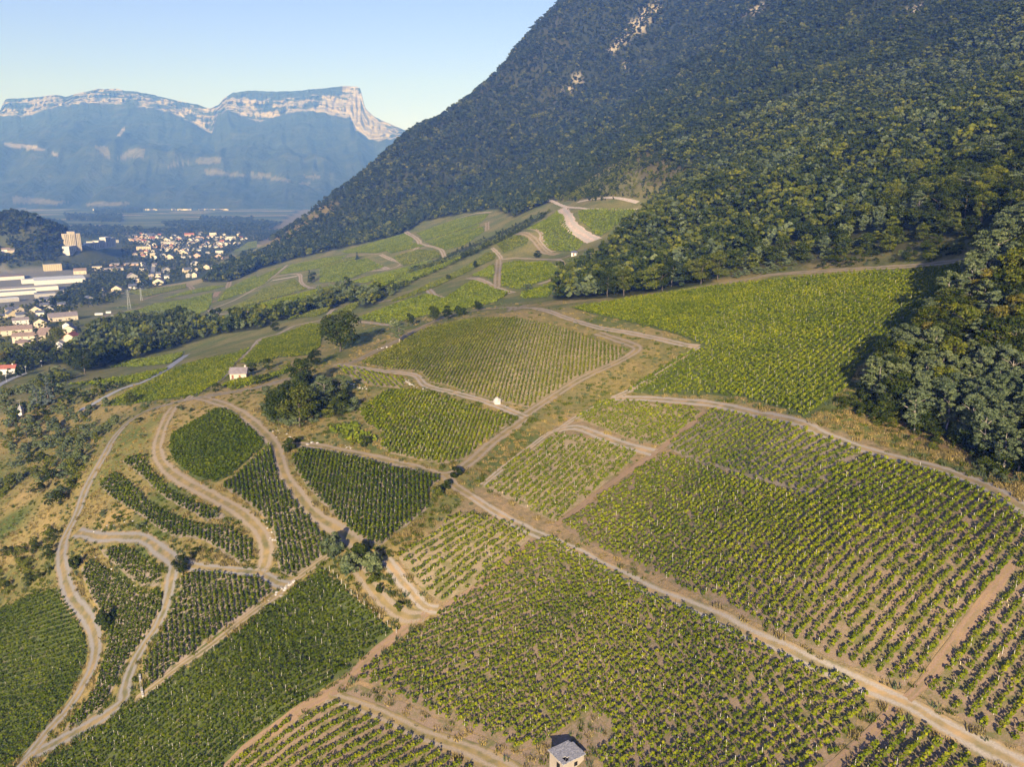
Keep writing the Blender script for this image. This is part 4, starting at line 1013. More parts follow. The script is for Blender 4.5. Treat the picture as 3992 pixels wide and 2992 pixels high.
building('u 570,385', 180 * .271, .3, 7, 'gable_side', 'white', 'pale', 0, 'long white building in the middle of town', 'building', TOWN, 'building')
building('u 880,270', 130 * .271, .4, 9, 'gable_side', 'pink', 'red', 0, 'pink block with dark red roof at the back of town', 'building', TOWN, 'building')
building('u 1840,312', 95 * .271, .6, 6, 'gable_side', 'white', 'slate', 0, 'white villa on the shoulder below the mountain', 'house', TOWN)

# tower block: three bays with recessed balcony strips
p = G('t 1060,640')[0]; z = float(height(p[0], p[1])); _, _, dep = project(p[0], p[1], z)
k_ = dep / F * .27125
W_ = 215 * k_; H_ = 225 * k_
rt_ = bpy.data.objects.new('tower_block', None); COL.objects.link(rt_); rt_.location = (p[0], p[1], z - 6); rt_.rotation_euler = (0, 0, math.atan2(-p[0], p[1]) + .25)
for nm_, x0, x1, dz, dy in (('wall', -.5, -.17, 0, 0), ('wall', -.165, .17, .12, -2.0), ('wall', .175, .5, 0, 0)):
    g = Geo(); g.box(W_ * x0, W_ * x1, dy, W_ * .5, 0, H_ * (1 + dz) + 6); obj(nm_, g.mesh('wall', [M['wall_cream']]), rt_)
for x in (-.42, -.32, -.22, -.10, .0, .10, .24, .34, .44):
    g = Geo()
    for f in range(int(H_ / 3)):
        g.box(W_ * x - 1.0, W_ * x + 1.0, (-2.06 if abs(x) < .15 else -.06), .0, 6 + f * 3.0, 6 + f * 3.0 + 1.7)
    obj('window_column', g.mesh('window_column', [M['glass']]), rt_)
g = Geo(); g.box(-W_ * .18, W_ * .18, -2.1, W_ * .5, H_ * 1.12 + 6.02, H_ * 1.12 + 6.6); obj('roof', g.mesh('roof', [M['roof_pale']]), rt_)
tag(rt_, 'tall cream tower block rising over the town', 'tower block')
# stepped white block below the tower
p0, p1 = G('t 1010,760 1700,720')
for i in range(6):
    t = (i + .5) / 6; q = p0 + (p1 - p0) * t; dep = project(q[0], q[1], float(height(q[0], q[1])))[2]
root = bpy.data.objects.new('stepped_apartment_block', None); COL.objects.link(root)
c = (p0 + p1) / 2; zc_ = float(height(c[0], c[1])); root.location = (c[0], c[1], zc_); dv = p1 - p0; L_ = np.hypot(*dv); root.rotation_euler = (0, 0, math.atan2(dv[1], dv[0]))
for i in range(8):
    g = Geo(); hh = (17, 13, 15, 16, 15, 18, 24, 20)[i] * dep / 2500 * 1.25
    g.box(-L_ / 2 + L_ * i / 8 + .1, -L_ / 2 + L_ * (i + 1) / 8 - .1, (i % 3) * 2.0, 16 + (i % 2) * 3, -3, hh); b_ = obj('wall', g.mesh('wall', [M['wall_white']]), root)
    g = Geo()
    for f in range(int(hh / 3.2)):
        for j in range(3): g.box(-L_ / 2 + L_ * (i + .2 + .25 * j) / 8, -L_ / 2 + L_ * (i + .32 + .25 * j) / 8, (i % 3) * 2.0 - .06, (i % 3) * 2.0, 1 + f * 3.2, 2.6 + f * 3.2)
    obj('window', g.mesh('window', [M['glass']]), b_)
tag(root, 'long stepped white apartment block below the tower', 'apartment block')
# row of terraced houses stepping down the road
for i, s in enumerate(('u 205,690', 'u 215,735', 'u 235,785')):
    building(s, 78 * .271, .9, 5, 'gable_front', 'white', 'pale', -20, ['uppermost', 'middle', 'lowest'][i] + ' of three white terraced houses beside the curving road', 'house', 'three terraced houses')

# detached houses read off the photograph
SPOT = '820,455,80,white,slate 820,535,120,cream,grey 610,592,110,cream,slate 1020,482,72,white,slate 1000,572,110,pink,slate 1310,592,120,pink,slate 1260,432,70,white,slate 1320,402,90,white,slate 1540,392,60,white,slate 1590,388,50,white,grey 690,482,60,yellow,slate 410,455,50,orange,brown 530,412,50,cream,brown 740,382,100,white,white 550,785,100,grey,slate 850,782,110,cream,slate 960,685,90,white,slate 965,855,75,cream,slate 445,835,72,cream,slate 440,885,80,cream,slate 450,965,150,cream,purple 560,872,70,white,slate 870,855,70,grey,slate 1130,742,80,cream,slate 1220,722,55,cream,slate 980,772,45,cream,brown 140,942,72,cream,brown 70,1022,110,white,slate 190,992,60,white,slate 60,885,130,grey,purple 320,272,110,white,slate 490,315,90,grey,slate 130,345,110,pink,brown 340,312,80,white,red 740,312,90,grey,slate 900,342,70,white,slate 1020,335,100,grey,slate 380,405,60,white,grey 60,350,60,pink,red 230,350,60,cream,red 410,300,60,white,slate 640,400,60,cream,brown 1100,420,60,white,slate 1180,430,60,grey,slate 1400,400,60,white,slate 1440,380,50,cream,slate 1150,520,60,grey,white 880,590,50,grey,slate 790,580,50,white,slate 500,560,60,white,slate 400,590,45,white,slate 620,420,50,cream,red 1650,330,50,white,slate 1700,320,45,grey,slate 90,270,50,white,slate 560,330,60,white,slate 200,300,70,pink,slate 680,320,60,grey,slate 1060,310,60,pink,slate 1480,330,50,white,slate 1250,330,60,white,slate 1330,300,60,cream,slate 1420,320,60,white,grey 380,700,60,grey,purple 330,860,60,cream,slate 260,800,50,white,slate'
n_ = {}
for i, t_ in enumerate(SPOT.split()):
    x, y, w, wl, rf = t_.split(',')
    fr = 'gable_front' if i % 3 else 'gable_side'
    flat = rf in ('white', 'pale')
    near = float(y) > 620
    dist = 'on the nearer town slope' if near else 'in the far part of town'
    building('u %s,%s' % (x, y), float(w) * .271, .85, 5.2 + (i % 3) * .8, 'flat' if flat else fr, wl, rf, (i * 53) % 50 - 25,
             '%s detached house with %s roof %s' % (wl, CW[rf], dist), 'house', 'detached houses ' + dist, win=2 if near else 0)
# smaller houses filling the far quarters
rb = np.random.default_rng(17)
k = 0
while k < 85:
    x, y = rb.uniform(0, 1650), rb.uniform(235, 620)
    if y > 620 - .12 * x or (x > 1450 and y > 330): continue
    q = G('u %f,%f' % (x, y))[0]
    if any((q[0] - b[0]) ** 2 + (q[1] - b[1]) ** 2 < (b[2] * .7 + 7) ** 2 for b in BUILT): continue
    wl = ['white', 'cream', 'white', 'pink', 'grey'][rb.integers(5)]; rf = ['slate', 'brown', 'slate', 'grey', 'red'][rb.integers(5)]
    building('u %f,%f' % (x, y), rb.uniform(34, 62) * .271, .85, rb.uniform(4.5, 7), 'gable_front' if rb.uniform() < .6 else 'gable_side', wl, rf, rb.uniform(-30, 30),
             '%s detached house with %s roof in the far part of town' % (wl, CW[rf]), 'house', 'detached houses in the far part of town')
    k += 1
# hamlets at the foot of the far massif, too far to tell house from house
hv, hf, hb = [], [], 0
g = Geo()
for s, n in (('1 1000,740 1150,745 1150,758 1000,752', 40), ('1 680,762 800,768 800,776 680,772', 16), ('1 440,742 620,748 620,760 440,755', 14), ('1 860,745 960,742 960,755 860,758', 12), ('1 1640,640 1750,660 1750,680 1640,670', 20)):
    pz = P(s)
    for j in range(n):
        u_ = rb.uniform(pz[:, 0].min(), pz[:, 0].max()); v_ = rb.uniform(pz[:, 1].min(), pz[:, 1].max())
        q = ground([(u_, v_)])[0]
        if np.hypot(*q) > 6200: 
            d_ = 6350.0; r_ = rays(np.array([[u_, 776.0]]))[0]; q = r_[:2] * d_
        zz = float(height(q[0], q[1])); w_ = rb.uniform(5, 13)
        g.box(q[0] - w_, q[0] + w_, q[1] - 8, q[1] + 8, zz - 2, zz + rb.uniform(7, 12))
me_ = g.mesh('far_hamlets', [M['wall_white']])
tag(obj('far_hamlets', me_), 'pale far hamlets scattered on the hazy valley floor', None, None, 'stuff')

# ------------------------------------------------------------------ the cottage on the lane
p = G('3 175,1078')[0]; z = float(height(p[0], p[1])); _, _, dep = project(p[0], p[1], z)
w = 62 * dep / F; d = w * .72; h = 3.0
root = bpy.data.objects.new('cottage', None); COL.objects.link(root); root.location = (p[0], p[1] + d * .5, z); root.rotation_euler = (0, 0, math.radians(-14) + math.atan2(-p[0], p[1]))
tag(root, 'small cream stone cottage with grey roof and chimney beside the lane', 'cottage')
obj('wall', wall_mesh(w, d, h, 'gable_side', 2.2, M['wall_cream']), root)
ro = obj('roof', roof_mesh(w, d, h, 'gable_side', 2.2, M['roof_purple']), root)
g = Geo(); g.box(w * .33, w * .33 + .8, .1, .8, h + 1.2, h + 3.3); obj('chimney', g.mesh('chimney', [M['wall_cream']]), ro)
g = Geo(); g.box(-.5, .5, -.05, .05, 0, 2.1); obj('door', g.mesh('door', [M['door']]), root, (-w * .33, -d / 2 - .03, .1))
g = Geo(); g.box(-.45, .45, -.05, .05, 0, 1.1); wm = g.mesh('window', [M['door']]); obj('window', wm, root, (w * .1, -d / 2 - .03, 1.0)); obj('window', wm, root, (w / 2 + .03, 0, 1.0), math.pi / 2)
g = Geo(); g.box(-1.4, .4, -1.2, 0, -.5, .35); obj('step', g.mesh('step', [M['wall_stone']]), root, (-w * .25, -d / 2 - .02, 0))

# ------------------------------------------------------------------ flat roofed stone hut with a hole in its roof
def flat_hut():
    cs = G('h 880,1085 1155,825 1400,1055 1120,1315')       # ground corners: left, back, right, front (read below the roof edges)
    c = cs.mean(0); a = (cs[1] - cs[0]); b = (cs[3] - cs[0])
    la, lb = 4.6, 4.1
    ang_ = math.atan2(a[1], a[0])
    z = float(height(c[0], c[1]))
    root = bpy.data.objects.new('stone_hut', None); COL.objects.link(root); root.location = (c[0], c[1], z); root.rotation_euler = (0, 0, ang_)
    tag(root, 'small stone hut with holed flat slab roof among the near vines', 'hut')
    x, y, h, t = la / 2, lb / 2, 2.5, .32
    g = Geo()
    g.box(-x, x, y - t, y, -1.5, h)                       # back
    g.box(-x, -x + t, -y, y - t - .002, -1.5, h)            # left side, with the door gap beside it
    g.box(x - t, x, -y, y - t - .002, -1.5, h)
    g.box(-x + t + .002, x - t - .002, -y, -y + t, -1.5, h)
    obj('wall', g.mesh('wall', [M['wall_stone']]), root)
    # slab roof built as a ring of cells round the hole
    n = 12; r = np.random.default_rng(2)
    gx = np.linspace(-x - .25, x + .25, n + 1); gy = np.linspace(-y - .25, y + .25, n + 1)
    hole = {(2, 2), (2, 3), (3, 2), (3, 3), (3, 1), (4, 2), (2, 1), (11, 11), (11, 10)}
    g = Geo(); J = {}
    for i in range(n + 1):
        for j in range(n + 1): J[i, j] = (r.normal(0, .05), r.normal(0, .05), r.normal(0, .012)) if 0 < i < n and 0 < j < n else (r.normal(0, .02), r.normal(0, .02), 0)
    def vtx(i, j, zz): q = J[i, j]; return (gx[i] + q[0], gy[j] + q[1], zz + q[2])
    for i in range(n):
        for j in range(n):
            if (i, j) in hole: continue
            lo, hi = h + .01, h + .2
            v = [vtx(i, j, lo), vtx(i + 1, j, lo), vtx(i + 1, j + 1, lo), vtx(i, j + 1, lo), vtx(i, j, hi), vtx(i + 1, j, hi), vtx(i + 1, j + 1, hi), vtx(i, j + 1, hi)]
            f = [(0, 3, 2, 1), (4, 5, 6, 7)]
            for (di, dj, q) in ((0, -1, (0, 1, 5, 4)), (1, 0, (1, 2, 6, 5)), (0, 1, (2, 3, 7, 6)), (-1, 0, (3, 0, 4, 7))):
                ii_, jj_ = i + di, j + dj
                if not (0 <= ii_ < n and 0 <= jj_ < n) or (ii_, jj_) in hole: f.append(q)
            g.add(v, f)
    ms = matte('weathered_slab', (.25, .25, .27), .45, 3.0, .4, .9, True, (.47, .45, .42))
    ro = obj('roof', g.mesh('roof', [ms]), root)
    g = Geo(); g.tube([(-x * .75, -y * .9, h + .22), (-x * .35, -y * .45, h + .25)], [.05, .04], 6); obj('broken_beam', g.mesh('broken_beam', [M['palebark']]), ro)
    g = Geo(); g.box(-.45, .45, -.04, .04, 0, 1.9); obj('doorway', g.mesh('doorway', [M['dark']]), root, (-x - .03, -y * .3, -.1), math.pi / 2)
    g = Geo(); g.box(-.35, .35, -.04, .04, 0, .8); obj('window', g.mesh('window', [M['dark']]), root, (x * .2, -y - .03, 1.0))
    return c
HUT = flat_hut()

# tiny hut among the upper plots
building('3 1990,412', 28 * .7233, .8, 2.6, 'gable_side', 'white', 'slate', -20, 'tiny white hut with dark roof at the end of the upper lane', 'hut', None, 'hut', win=1)

# small stone turret with a pointed cap and a weather vane
p = G('5 132,505')[0]; z = float(height(p[0], p[1])); _, _, dep = project(p[0], p[1], z); k_ = dep / F * .6329
root = bpy.data.objects.new('turret', None); COL.objects.link(root); root.location = (p[0], p[1], z)
tag(root, 'small pale stone turret with pointed cap among the left trees', 'turret')
g = Geo(); g.box(-12 * k_, 12 * k_, -12 * k_, 12 * k_, -3, 38 * k_); obj('wall', g.mesh('wall', [M['wall_white']]), root)
g = Geo(); r_ = 13.5 * k_; zz = 38 * k_ + .02
g.add([(-r_, -r_, zz), (r_, -r_, zz), (r_, r_, zz), (-r_, r_, zz), (0, 0, zz + 32 * k_)], [(0, 1, 4), (1, 2, 4), (2, 3, 4), (3, 0, 4), (3, 2, 1, 0)]); cap = obj('roof', g.mesh('roof', [M['roof_grey']]), root)
g = Geo(); g.tube([(0, 0, zz + 28 * k_), (0, 0, zz + 60 * k_)], [.05, .04], 5); g.tube([(-14 * k_, 0, zz + 52 * k_), (14 * k_, 0, zz + 58 * k_)], [.06, .03], 5); obj('weather_vane', g.mesh('weather_vane', [M['metal']]), cap)
g = Geo(); g.box(-.3, .3, -.05, .05, 0, .9); obj('window', g.mesh('window', [M['dark']]), root, (0, -12 * k_ - .03, 20 * k_))

# ------------------------------------------------------------------ pylons, lamps, stones, walls
def pylon(s, hpx, label):
    p = G(s)[0]; z = float(height(p[0], p[1])); _, _, dep = project(p[0], p[1], z); H = hpx * dep / F
    root = bpy.data.objects.new('pylon', None); COL.objects.link(root); root.location = (p[0], p[1], z); root.rotation_euler = (0, 0, .5)
    tag(root, label, 'pylon', 'power line pylons below the vineyards')
    a = H * .07
    for sx in (-1, 1):
        for sy in (-1, 1):
            g = Geo(); g.tube([(sx * a, sy * a, 0), (sx * a * .25, sy * a * .25, H)], [.13, .08], 4); obj('leg', g.mesh('leg', [M['metal']]), root)
    g = Geo()
    for i in range(7):
        z0, z1 = H * i / 7, H * (i + 1) / 7; r0, r1 = a * (1 - .75 * i / 7), a * (1 - .75 * (i + 1) / 7)
        for s1, s2, s3, s4 in ((-1, -1, 1, -1), (1, -1, 1, 1), (1, 1, -1, 1), (-1, 1, -1, -1)):
            g.tube([(s1 * r0, s2 * r0, z0), (s3 * r1, s4 * r1, z1)], [.06, .06], 4)
    obj('bracing', g.mesh('bracing', [M['metal']]), root)
    for zz in (.78, .88, .97):
        g = Geo(); g.tube([(-H * .13, 0, H * zz), (H * .13, 0, H * zz)], [.1, .1], 4); obj('crossarm', g.mesh('crossarm', [M['metal']]), root)
pylon('v 1675,355', 78, 'nearest tall lattice pylon in front of the pale stubble strip')
pylon('v 1830,240', 50, 'smaller lattice pylon right of the tall one')
pylon('v 1468,585', 50, 'lattice pylon at the lower edge of the green plot')
def lamp(s, hpx, label):
    p = G(s)[0]; z = float(height(p[0], p[1])); _, _, dep = project(p[0], p[1], z); H = hpx * dep / F
    root = bpy.data.objects.new('street_lamp', None); COL.objects.link(root); root.location = (p[0], p[1], z)
    tag(root, label, 'street lamp', 'street lamps along the meadow road')
    g = Geo(); g.tube([(0, 0, -.3), (0, 0, H)], [.1, .07], 6); obj('pole', g.mesh('pole', [M['metal']]), root)
    g = Geo(); g.box(-.2, .9, -.25, .25, H, H + .35); obj('lamp_head', g.mesh('lamp_head', [M['wall_white']]), root)
lamp('v 85,1300', 27, 'street lamp at the lower end of the meadow road')
lamp('v 338,1188', 28, 'street lamp in the middle of the meadow road')
lamp('v 538,1095', 22, 'street lamp at the top of the meadow road')

def stone(name, s, size, seed, mat, label=None, group=None, flat=.7, pt=None, cat='boulder'):
    import bmesh
    r = np.random.default_rng(seed)
    bm = bmesh.new(); bmesh.ops.create_icosphere(bm, subdivisions=2, radius=1.0)
    for v in bm.verts:
        c = np.array(v.co); f = 1 + .28 * float(vnoise(np.array([c[0] * 1.3 + seed * 3.1]), np.array([c[1] * 1.3 + c[2] * 2.1]), seed)[0]) + r.normal(0, .05)
        v.co = Vector(c * f * np.array((1, .85, flat)))
    me = bpy.data.meshes.new(name); bm.to_mesh(me); bm.free(); me.materials.append(M[mat])
    p = G(s)[0] if pt is None else pt
    o = obj(name, me, None, (p[0], p[1], float(height(p[0], p[1])) + size * flat * .3), r.uniform(0, 6), size)
    return tag(o, label, cat, group) if label else o
stone('boulder', '6 1022,378', 1.6, 4, 'whiterock', 'big white boulder at the lower edge of the pale sunlit plot', None, 1.0)
rs = np.random.default_rng(8)
def rubble(s, n, spread, lo, hi, seed, label, where):
    """a heap or line of stones, each a stone of its own"""
    g = G(s); c = spline(g, .3) if len(g) > 1 else g
    r = np.random.default_rng(seed)
    for i in range(n):
        q = c[r.integers(len(c))] + r.normal(0, spread, 2)
        stone('stone', None, r.uniform(lo, hi), seed * 40 + i, 'whiterock' if r.uniform() < .6 else 'rock', label, where, r.uniform(.5, .8), q, 'stone')
rubble('7 1700,510 1760,460 1810,430', 26, .7, 0.18, 0.46, 31, 'pale rubble stone heaped where the lanes meet', 'stones of the rubble heap')
rubble('5 1620,1150 1650,1210 1690,1300', 14, .4, 0.18, 0.37, 32, 'pale stone edging the outer side of the hairpin', 'stones along the hairpin')
rubble('6 520,250 560,285 610,300', 16, .8, 0.24, 0.62, 33, 'white stone on the bank above the lower plot', 'stones on the bank')
rubble('6 220,270 330,310', 16, 1.0, 0.24, 0.56, 34, 'white stone in the scree beside the tree clump', 'stones in the scree')
rubble('6 10,598 40,600', 5, .8, 0.30, 0.62, 35, 'white stone at the fork of the earth tracks', 'stones at the fork')
rubble('6 210,610 260,625', 7, .8, 0.18, 0.43, 36, 'white stone at the lower corner of the terraces', 'stones at the terrace corner')
rubble('5 1680,590 1780,640', 10, .9, 0.18, 0.50, 37, 'stone along the upper edge of the earth track', 'stones along the earth track')
rubble('7 560,130 760,60 900,110', 12, .7, 0.18, 0.43, 38, 'stone on the eroded terrace bank', 'stones on the terrace bank')
rubble('7 580,270 700,370 880,480', 16, .4, 0.15, 0.37, 39, 'stone of the tumbled terrace wall inside the loop', 'stones of the tumbled terrace wall')
rubble('3 920,920 1000,900', 8, .9, 0.30, 0.68, 40, 'pale rock outcrop on the dry bank left of the pale plot', 'rocks on the dry bank')
# low white retaining wall: stones laid in a line
g = G('7 862,1010 868,1060 880,1135'); c = spline(g, .55)
root = bpy.data.objects.new('low_wall', None); COL.objects.link(root); root.location = (c[0][0], c[0][1], 0)
tag(root, 'short low whitish stone wall beside the stony lane', 'wall')
gb = Geo(); gb.box(-.27, .27, -.22, .22, -.4, .62); sm_ = gb.mesh('stone_block', [M['whiterock']])
for i, q in enumerate(c):
    t_ = c[min(i + 1, len(c) - 1)] - c[max(i - 1, 0)]
    obj('stone_block', sm_, root, (q[0] - c[0][0], q[1] - c[0][1], float(height(q[0], q[1])) + rs.normal(0, .04)), math.atan2(t_[1], t_[0]) + rs.normal(0, .06), (1, 1, rs.uniform(.85, 1.15)))
# fence posts along the verge of the dark plot
for i, q in enumerate(spline(G('7 2030,360 2120,460 8 250,490 330,560 420,640 545,745'), 2.6)):
    o = obj('fence_post', POST, None, (q[0], q[1], float(height(q[0], q[1]))), rs.uniform(0, 3), (1.3, 1.3, 1.0)); tag(o, 'weathered fence post along the verge of the long dark plot', 'fence post', 'fence posts along the dark plot')
p = G('3 1004,785')[0]; g = Geo(); g.box(-.5, .5, -.3, .3, -.3, 2.2); g.box(-.6, .6, -.4, .4, 2.202, 2.4); tag(obj('marker_stone', g.mesh('marker_stone', [M['whiterock']]), None, (p[0], p[1], float(height(p[0], p[1])))), 'white marker stone at the end of the pale lane', 'marker')

# ------------------------------------------------------------------ trees
def crown(R, H0, H1, blobs, n, size, seed, flat=.8, gap=.0, cone=False):
    """leaf clumps gathered in boughs: returns vertices, quads, values"""
    r = np.random.default_rng(seed)
    cs, rs = [], []
    for i in range(blobs):
        if cone:
            t = r.uniform(0, 1) ** .8
            rad = R * (1 - t) * .85
            a = r.uniform(0, 6.283)
            cs.append((math.cos(a) * rad * .75, math.sin(a) * rad * .75, H0 + (H1 - H0) * t)); rs.append(R * (.36 * (1 - t) + .09))
        else:
            a = r.uniform(0, 6.283); t = r.uniform(-.95, 1)
            rad = R * math.sqrt(max(.05, 1 - abs(t) ** 2.2)) * r.uniform(.35, .92)
            cs.append((math.cos(a) * rad, math.sin(a) * rad, (H0 + H1) / 2 + t * (H1 - H0) * .42)); rs.append(R * r.uniform(.26, .46) * (1.0 if blobs < 40 else .72))
    cs = np.array(cs); rs = np.array(rs)
    k = r.choice(blobs, n, p=rs ** 2 / (rs ** 2).sum())
    d = r.normal(size=(n, 3)); d[:, 2] = np.where(r.uniform(size=n) < .75, np.abs(d[:, 2]), d[:, 2]); d /= np.linalg.norm(d, axis=1, keepdims=True)
    p = cs[k] + d * rs[k][:, None] * np.array((1, 1, flat)) * r.uniform(.75, 1.05, (n, 1))
    nr = d + r.normal(size=d.shape) * .45; nr /= np.linalg.norm(nr, axis=1, keepdims=True)
    t = np.cross(nr, r.normal(size=d.shape)); t /= np.linalg.norm(t, axis=1, keepdims=True)
    b = np.cross(nr, t); s = (size * r.uniform(.55, 1.3, (n, 1))) * .5
    V = np.stack([p - t * s - b * s * .7, p + t * s * .8 - b * s, p + t * s + b * s * .8, p - t * s * .7 + b * s], 1).reshape(-1, 3)
    q = np.arange(n) * 4
    val = np.clip(.45 + .2 * r.normal(size=n) + .25 * d[:, 2] + (r.uniform(-.15, .15, blobs))[k], 0, 1)  # upward leaves get a paler tone, with random spread by leaf and bough
    return V, np.stack([q, q + 1, q + 2, q + 3], 1), val
def trunk(H, R, seed, branches=5, lean=.4, rb=.16):
    r = np.random.default_rng(seed); g = Geo()
    pts = [(0, 0, -.6)]; x = y = 0.0
    for i in range(1, 6):
        x += r.normal(0, lean * .3); y += r.normal(0, lean * .3); pts.append((x, y, H * .82 * i / 5))
    g.tube(pts, [rb * H / 9 * f for f in (1.25, 1.0, .85, .68, .45, .2)], 7)
    for i in range(branches):
        k = r.integers(2, 5); a = r.uniform(0, 6.283); p = pts[k]; L = R * r.uniform(.6, .95)
        g.tube([p, (p[0] + math.cos(a) * L * .5, p[1] + math.sin(a) * L * .5, p[2] + L * .45), (p[0] + math.cos(a) * L, p[1] + math.sin(a) * L, p[2] + L * .7)],
               [rb * H / 9 * .42, rb * H / 9 * .28, rb * H / 9 * .1], 5)
    return g
# kind: (leaf material, bark, protos near, unit height 10 m)
KIND = {}
LOD = {}
def make_kind(name, mat, bark, R, H0, H1, n_near, blobs, leaf, flat=.8, cone=False, nv=3, branches=5):
    KIND[name] = []
    for i in range(nv):
        V, Fq, val = crown(R * (1 + .1 * (i - 1)), H0, H1, blobs, n_near, leaf, hash((name, i)) % 9999 if False else sum(map(ord, name)) * 10 + i, flat, 0, cone)
        cm = mesh('crown', V, Fq, [M[mat]], False, None, val)
        tm = trunk(10, R, sum(map(ord, name)) + i, branches).mesh('trunk', [M[bark]], True)
        KIND[name].append((cm, tm))
    LOD[name] = []
    for lev, (n, bl, lf) in enumerate(((900, max(8, blobs - 6), .62 if not cone else .55), (170, 9, 1.35 if not cone else .95), (60, 7, 2.3 if not cone else 1.5))):
        for i in range(2):
            V, Fq, val = crown(R, H0, H1, bl, n, lf, sum(map(ord, name)) * 7 + lev * 5 + i, flat, 0, cone)
            LOD[name].append(mesh('crown_%s' % name, V, Fq, [M[mat]], False, None, val))
make_kind('oak', 'oak', 'bark', 3.9, 1.4, 10, 3600, 34, .33, .85)
make_kind('locust', 'locust', 'palebark', 2.7, 1.8, 10.3, 3800, 58, .27, .6, nv=4, branches=7)
make_kind('bright', 'bright', 'bark', 3.5, 1.4, 10, 3000, 32, .33, .8)
make_kind('yellow', 'yellow', 'bark', 3.6, 2.2, 10, 2200, 22, .40, .8, nv=2)
make_kind('conifer', 'conifer', 'bark', 2.3, .8, 10.4, 1700, 40, .42, .4, cone=True, nv=2, branches=0)
make_kind('bluefir', 'bluefir', 'bark', 2.6, .6, 10.4, 1800, 40, .42, .4, cone=True, nv=1, branches=0)
make_kind('shrub', 'oak', 'bark', 5.2, -.5, 9.5, 1300, 16, .85, .85, nv=3, branches=2)
make_kind('greenshrub', 'bright', 'bark', 5.4, -.8, 9, 1200, 16, .9, .8, nv=2, branches=2)
make_kind('greyshrub', 'locust', 'bark', 5.6, -.8, 9, 1200, 16, .9, .75, nv=2, branches=2)

TREES = []      # (x, y, height, width factor, kind, zone, explicit label or None)
def plant(s, H, kind, label, wf=1.0, zone='solo'):
    g = G(s)[0]
    TREES.append((g[0], g[1], H, wf, kind, zone, label))
def scatter(zone, spacing, hmin, hmax, kinds, seed, wf=1.0, dens=None, poly=None, ring=None):
    """jittered grid over the ground of a zone"""
    r = np.random.default_rng(seed)
    pz = ZONE[zone] if poly is None else poly
    us = np.clip(pz[:, 0], -900, 4900); vs_ = np.clip(pz[:, 1], -300, 3300)
    m_ = np.zeros((40, 30), bool)
    # world bounds from the outline and interior samples
    uu, vv = np.meshgrid(np.linspace(us.min(), us.max(), 26), np.linspace(vs_.min(), vs_.max(), 26))
    k = inside(pz, uu, vv)
    gp = ground(np.concatenate([np.stack([us, vs_], 1), np.stack([uu[k], vv[k]], 1)]))
    gp = gp[np.hypot(gp[:, 0], gp[:, 1]) < 7500]
    if len(gp) < 3: return
    lo, hi = gp.min(0) - 20, gp.max(0) + 20
    if ring: lo = np.maximum(lo, ring[:2]); hi = np.minimum(hi, ring[2:])
    x, y = np.meshgrid(np.arange(lo[0], hi[0], spacing), np.arange(lo[1], hi[1], spacing))
    x = x.ravel() + r.uniform(-.48, .48, x.size) * spacing; y = y.ravel() + r.uniform(-.48, .48, y.size) * spacing
    z = height(x, y)
    u, v, d = project(x, y, z)
    k = inside(pz, u, v) & (d > 40)
    if dens is not None: k &= r.uniform(0, 1, len(x)) < dens * (.4 + 1.2 * (.5 + .5 * vnoise(x / 28, y / 28, seed)))
    x, y = x[k], y[k]
    names = [a for a, _ in kinds]; pr = np.array([b for _, b in kinds], float); pr /= pr.sum()
    # neighbours tend to be of a kind
    q = np.clip(.5 + .62 * vnoise(x / 35, y / 35, seed + 3) + r.normal(0, .28, len(x)), 0, .9999)
    ki = np.searchsorted(np.cumsum(pr), q)
    hv = 1 + .30 * vnoise(x / 33, y / 33, 19)
    for a, b, c, hq in zip(x, y, np.minimum(ki, len(names) - 1), hv):
        TREES.append((a, b, r.uniform(hmin, hmax) * hq, wf * r.uniform(.85, 1.2), names[c], zone, None))

# single trees and bushes that the photograph shows one by one
plant('D 735,760', 20, 'oak', 'big round solitary dark tree on the dry bank above the track', 1.35)
plant('D 681,792', 8, 'oak', 'small dark tree on the slope just below the big round tree', 1.2)
plant('D 602,918', 13, 'oak', 'darkest round tree at the left of the clump beside the track', 1.0)
plant('D 648,922', 15, 'bright', 'olive green tree in the middle of the clump beside the track', 1.15)
plant('D 655,850', 14, 'oak', 'tall dark tree at the back of the clump', 1.1)
plant('D 700,880', 12, 'locust', 'grey green tree at the right of the clump', 1.3)
plant('D 735,860', 9, 'locust', 'spreading grey green tree below the gravel turning', 1.4)
plant('D 620,880', 10, 'shrub', 'dark bush behind the clump of trees', .9)
plant('5 1790,725', 4.6, 'shrub', 'round dark bush at the fork of the earth tracks', 1.0)
plant('5 1835,670', 2.6, 'greenshrub', 'low bush behind the round bush at the fork', 1.2)
plant('8 165,270', 7, 'greyshrub', 'tall grey green bush at the upper left of the track end thicket', .75)
plant('8 260,380', 6, 'greyshrub', 'round grey green bush at the front of the track end thicket', .85)
plant('8 330,300', 6, 'shrub', 'dark bush in the middle of the track end thicket', .9)
plant('8 410,375', 6, 'greyshrub', 'bush at the right of the track end thicket', .8)
plant('8 400,430', 3.5, 'greenshrub', 'low yellowish bush below the track end thicket', 1.0)
plant('8 440,490', 2.2, 'shrub', 'small dark bush on the dry verge below the thicket', .9)
plant('8 560,600', 2.0, 'greenshrub', 'small bush at the end of the dry verge', 1.0)
plant('7 660,720', 6.5, 'shrub', 'round dark bush beside the two rut lane', .85)
plant('7 1128,380', 5.5, 'oak', 'small round tree at the fork of the stony lanes', 1.1)
plant('7 470,345', 5, 'shrub', 'dark bush at the inner bend of the two rut lane', .8)
plant('6 310,610', 4.0, 'shrub', 'dark bush at the lower corner of the terraces', .85)
plant('6 240,600', 2.6, 'greenshrub', 'low green bush beside white stones', 1.0)
plant('6 700,880', 4.0, 'greenshrub', 'green bush beside the vineyard corner', .95)
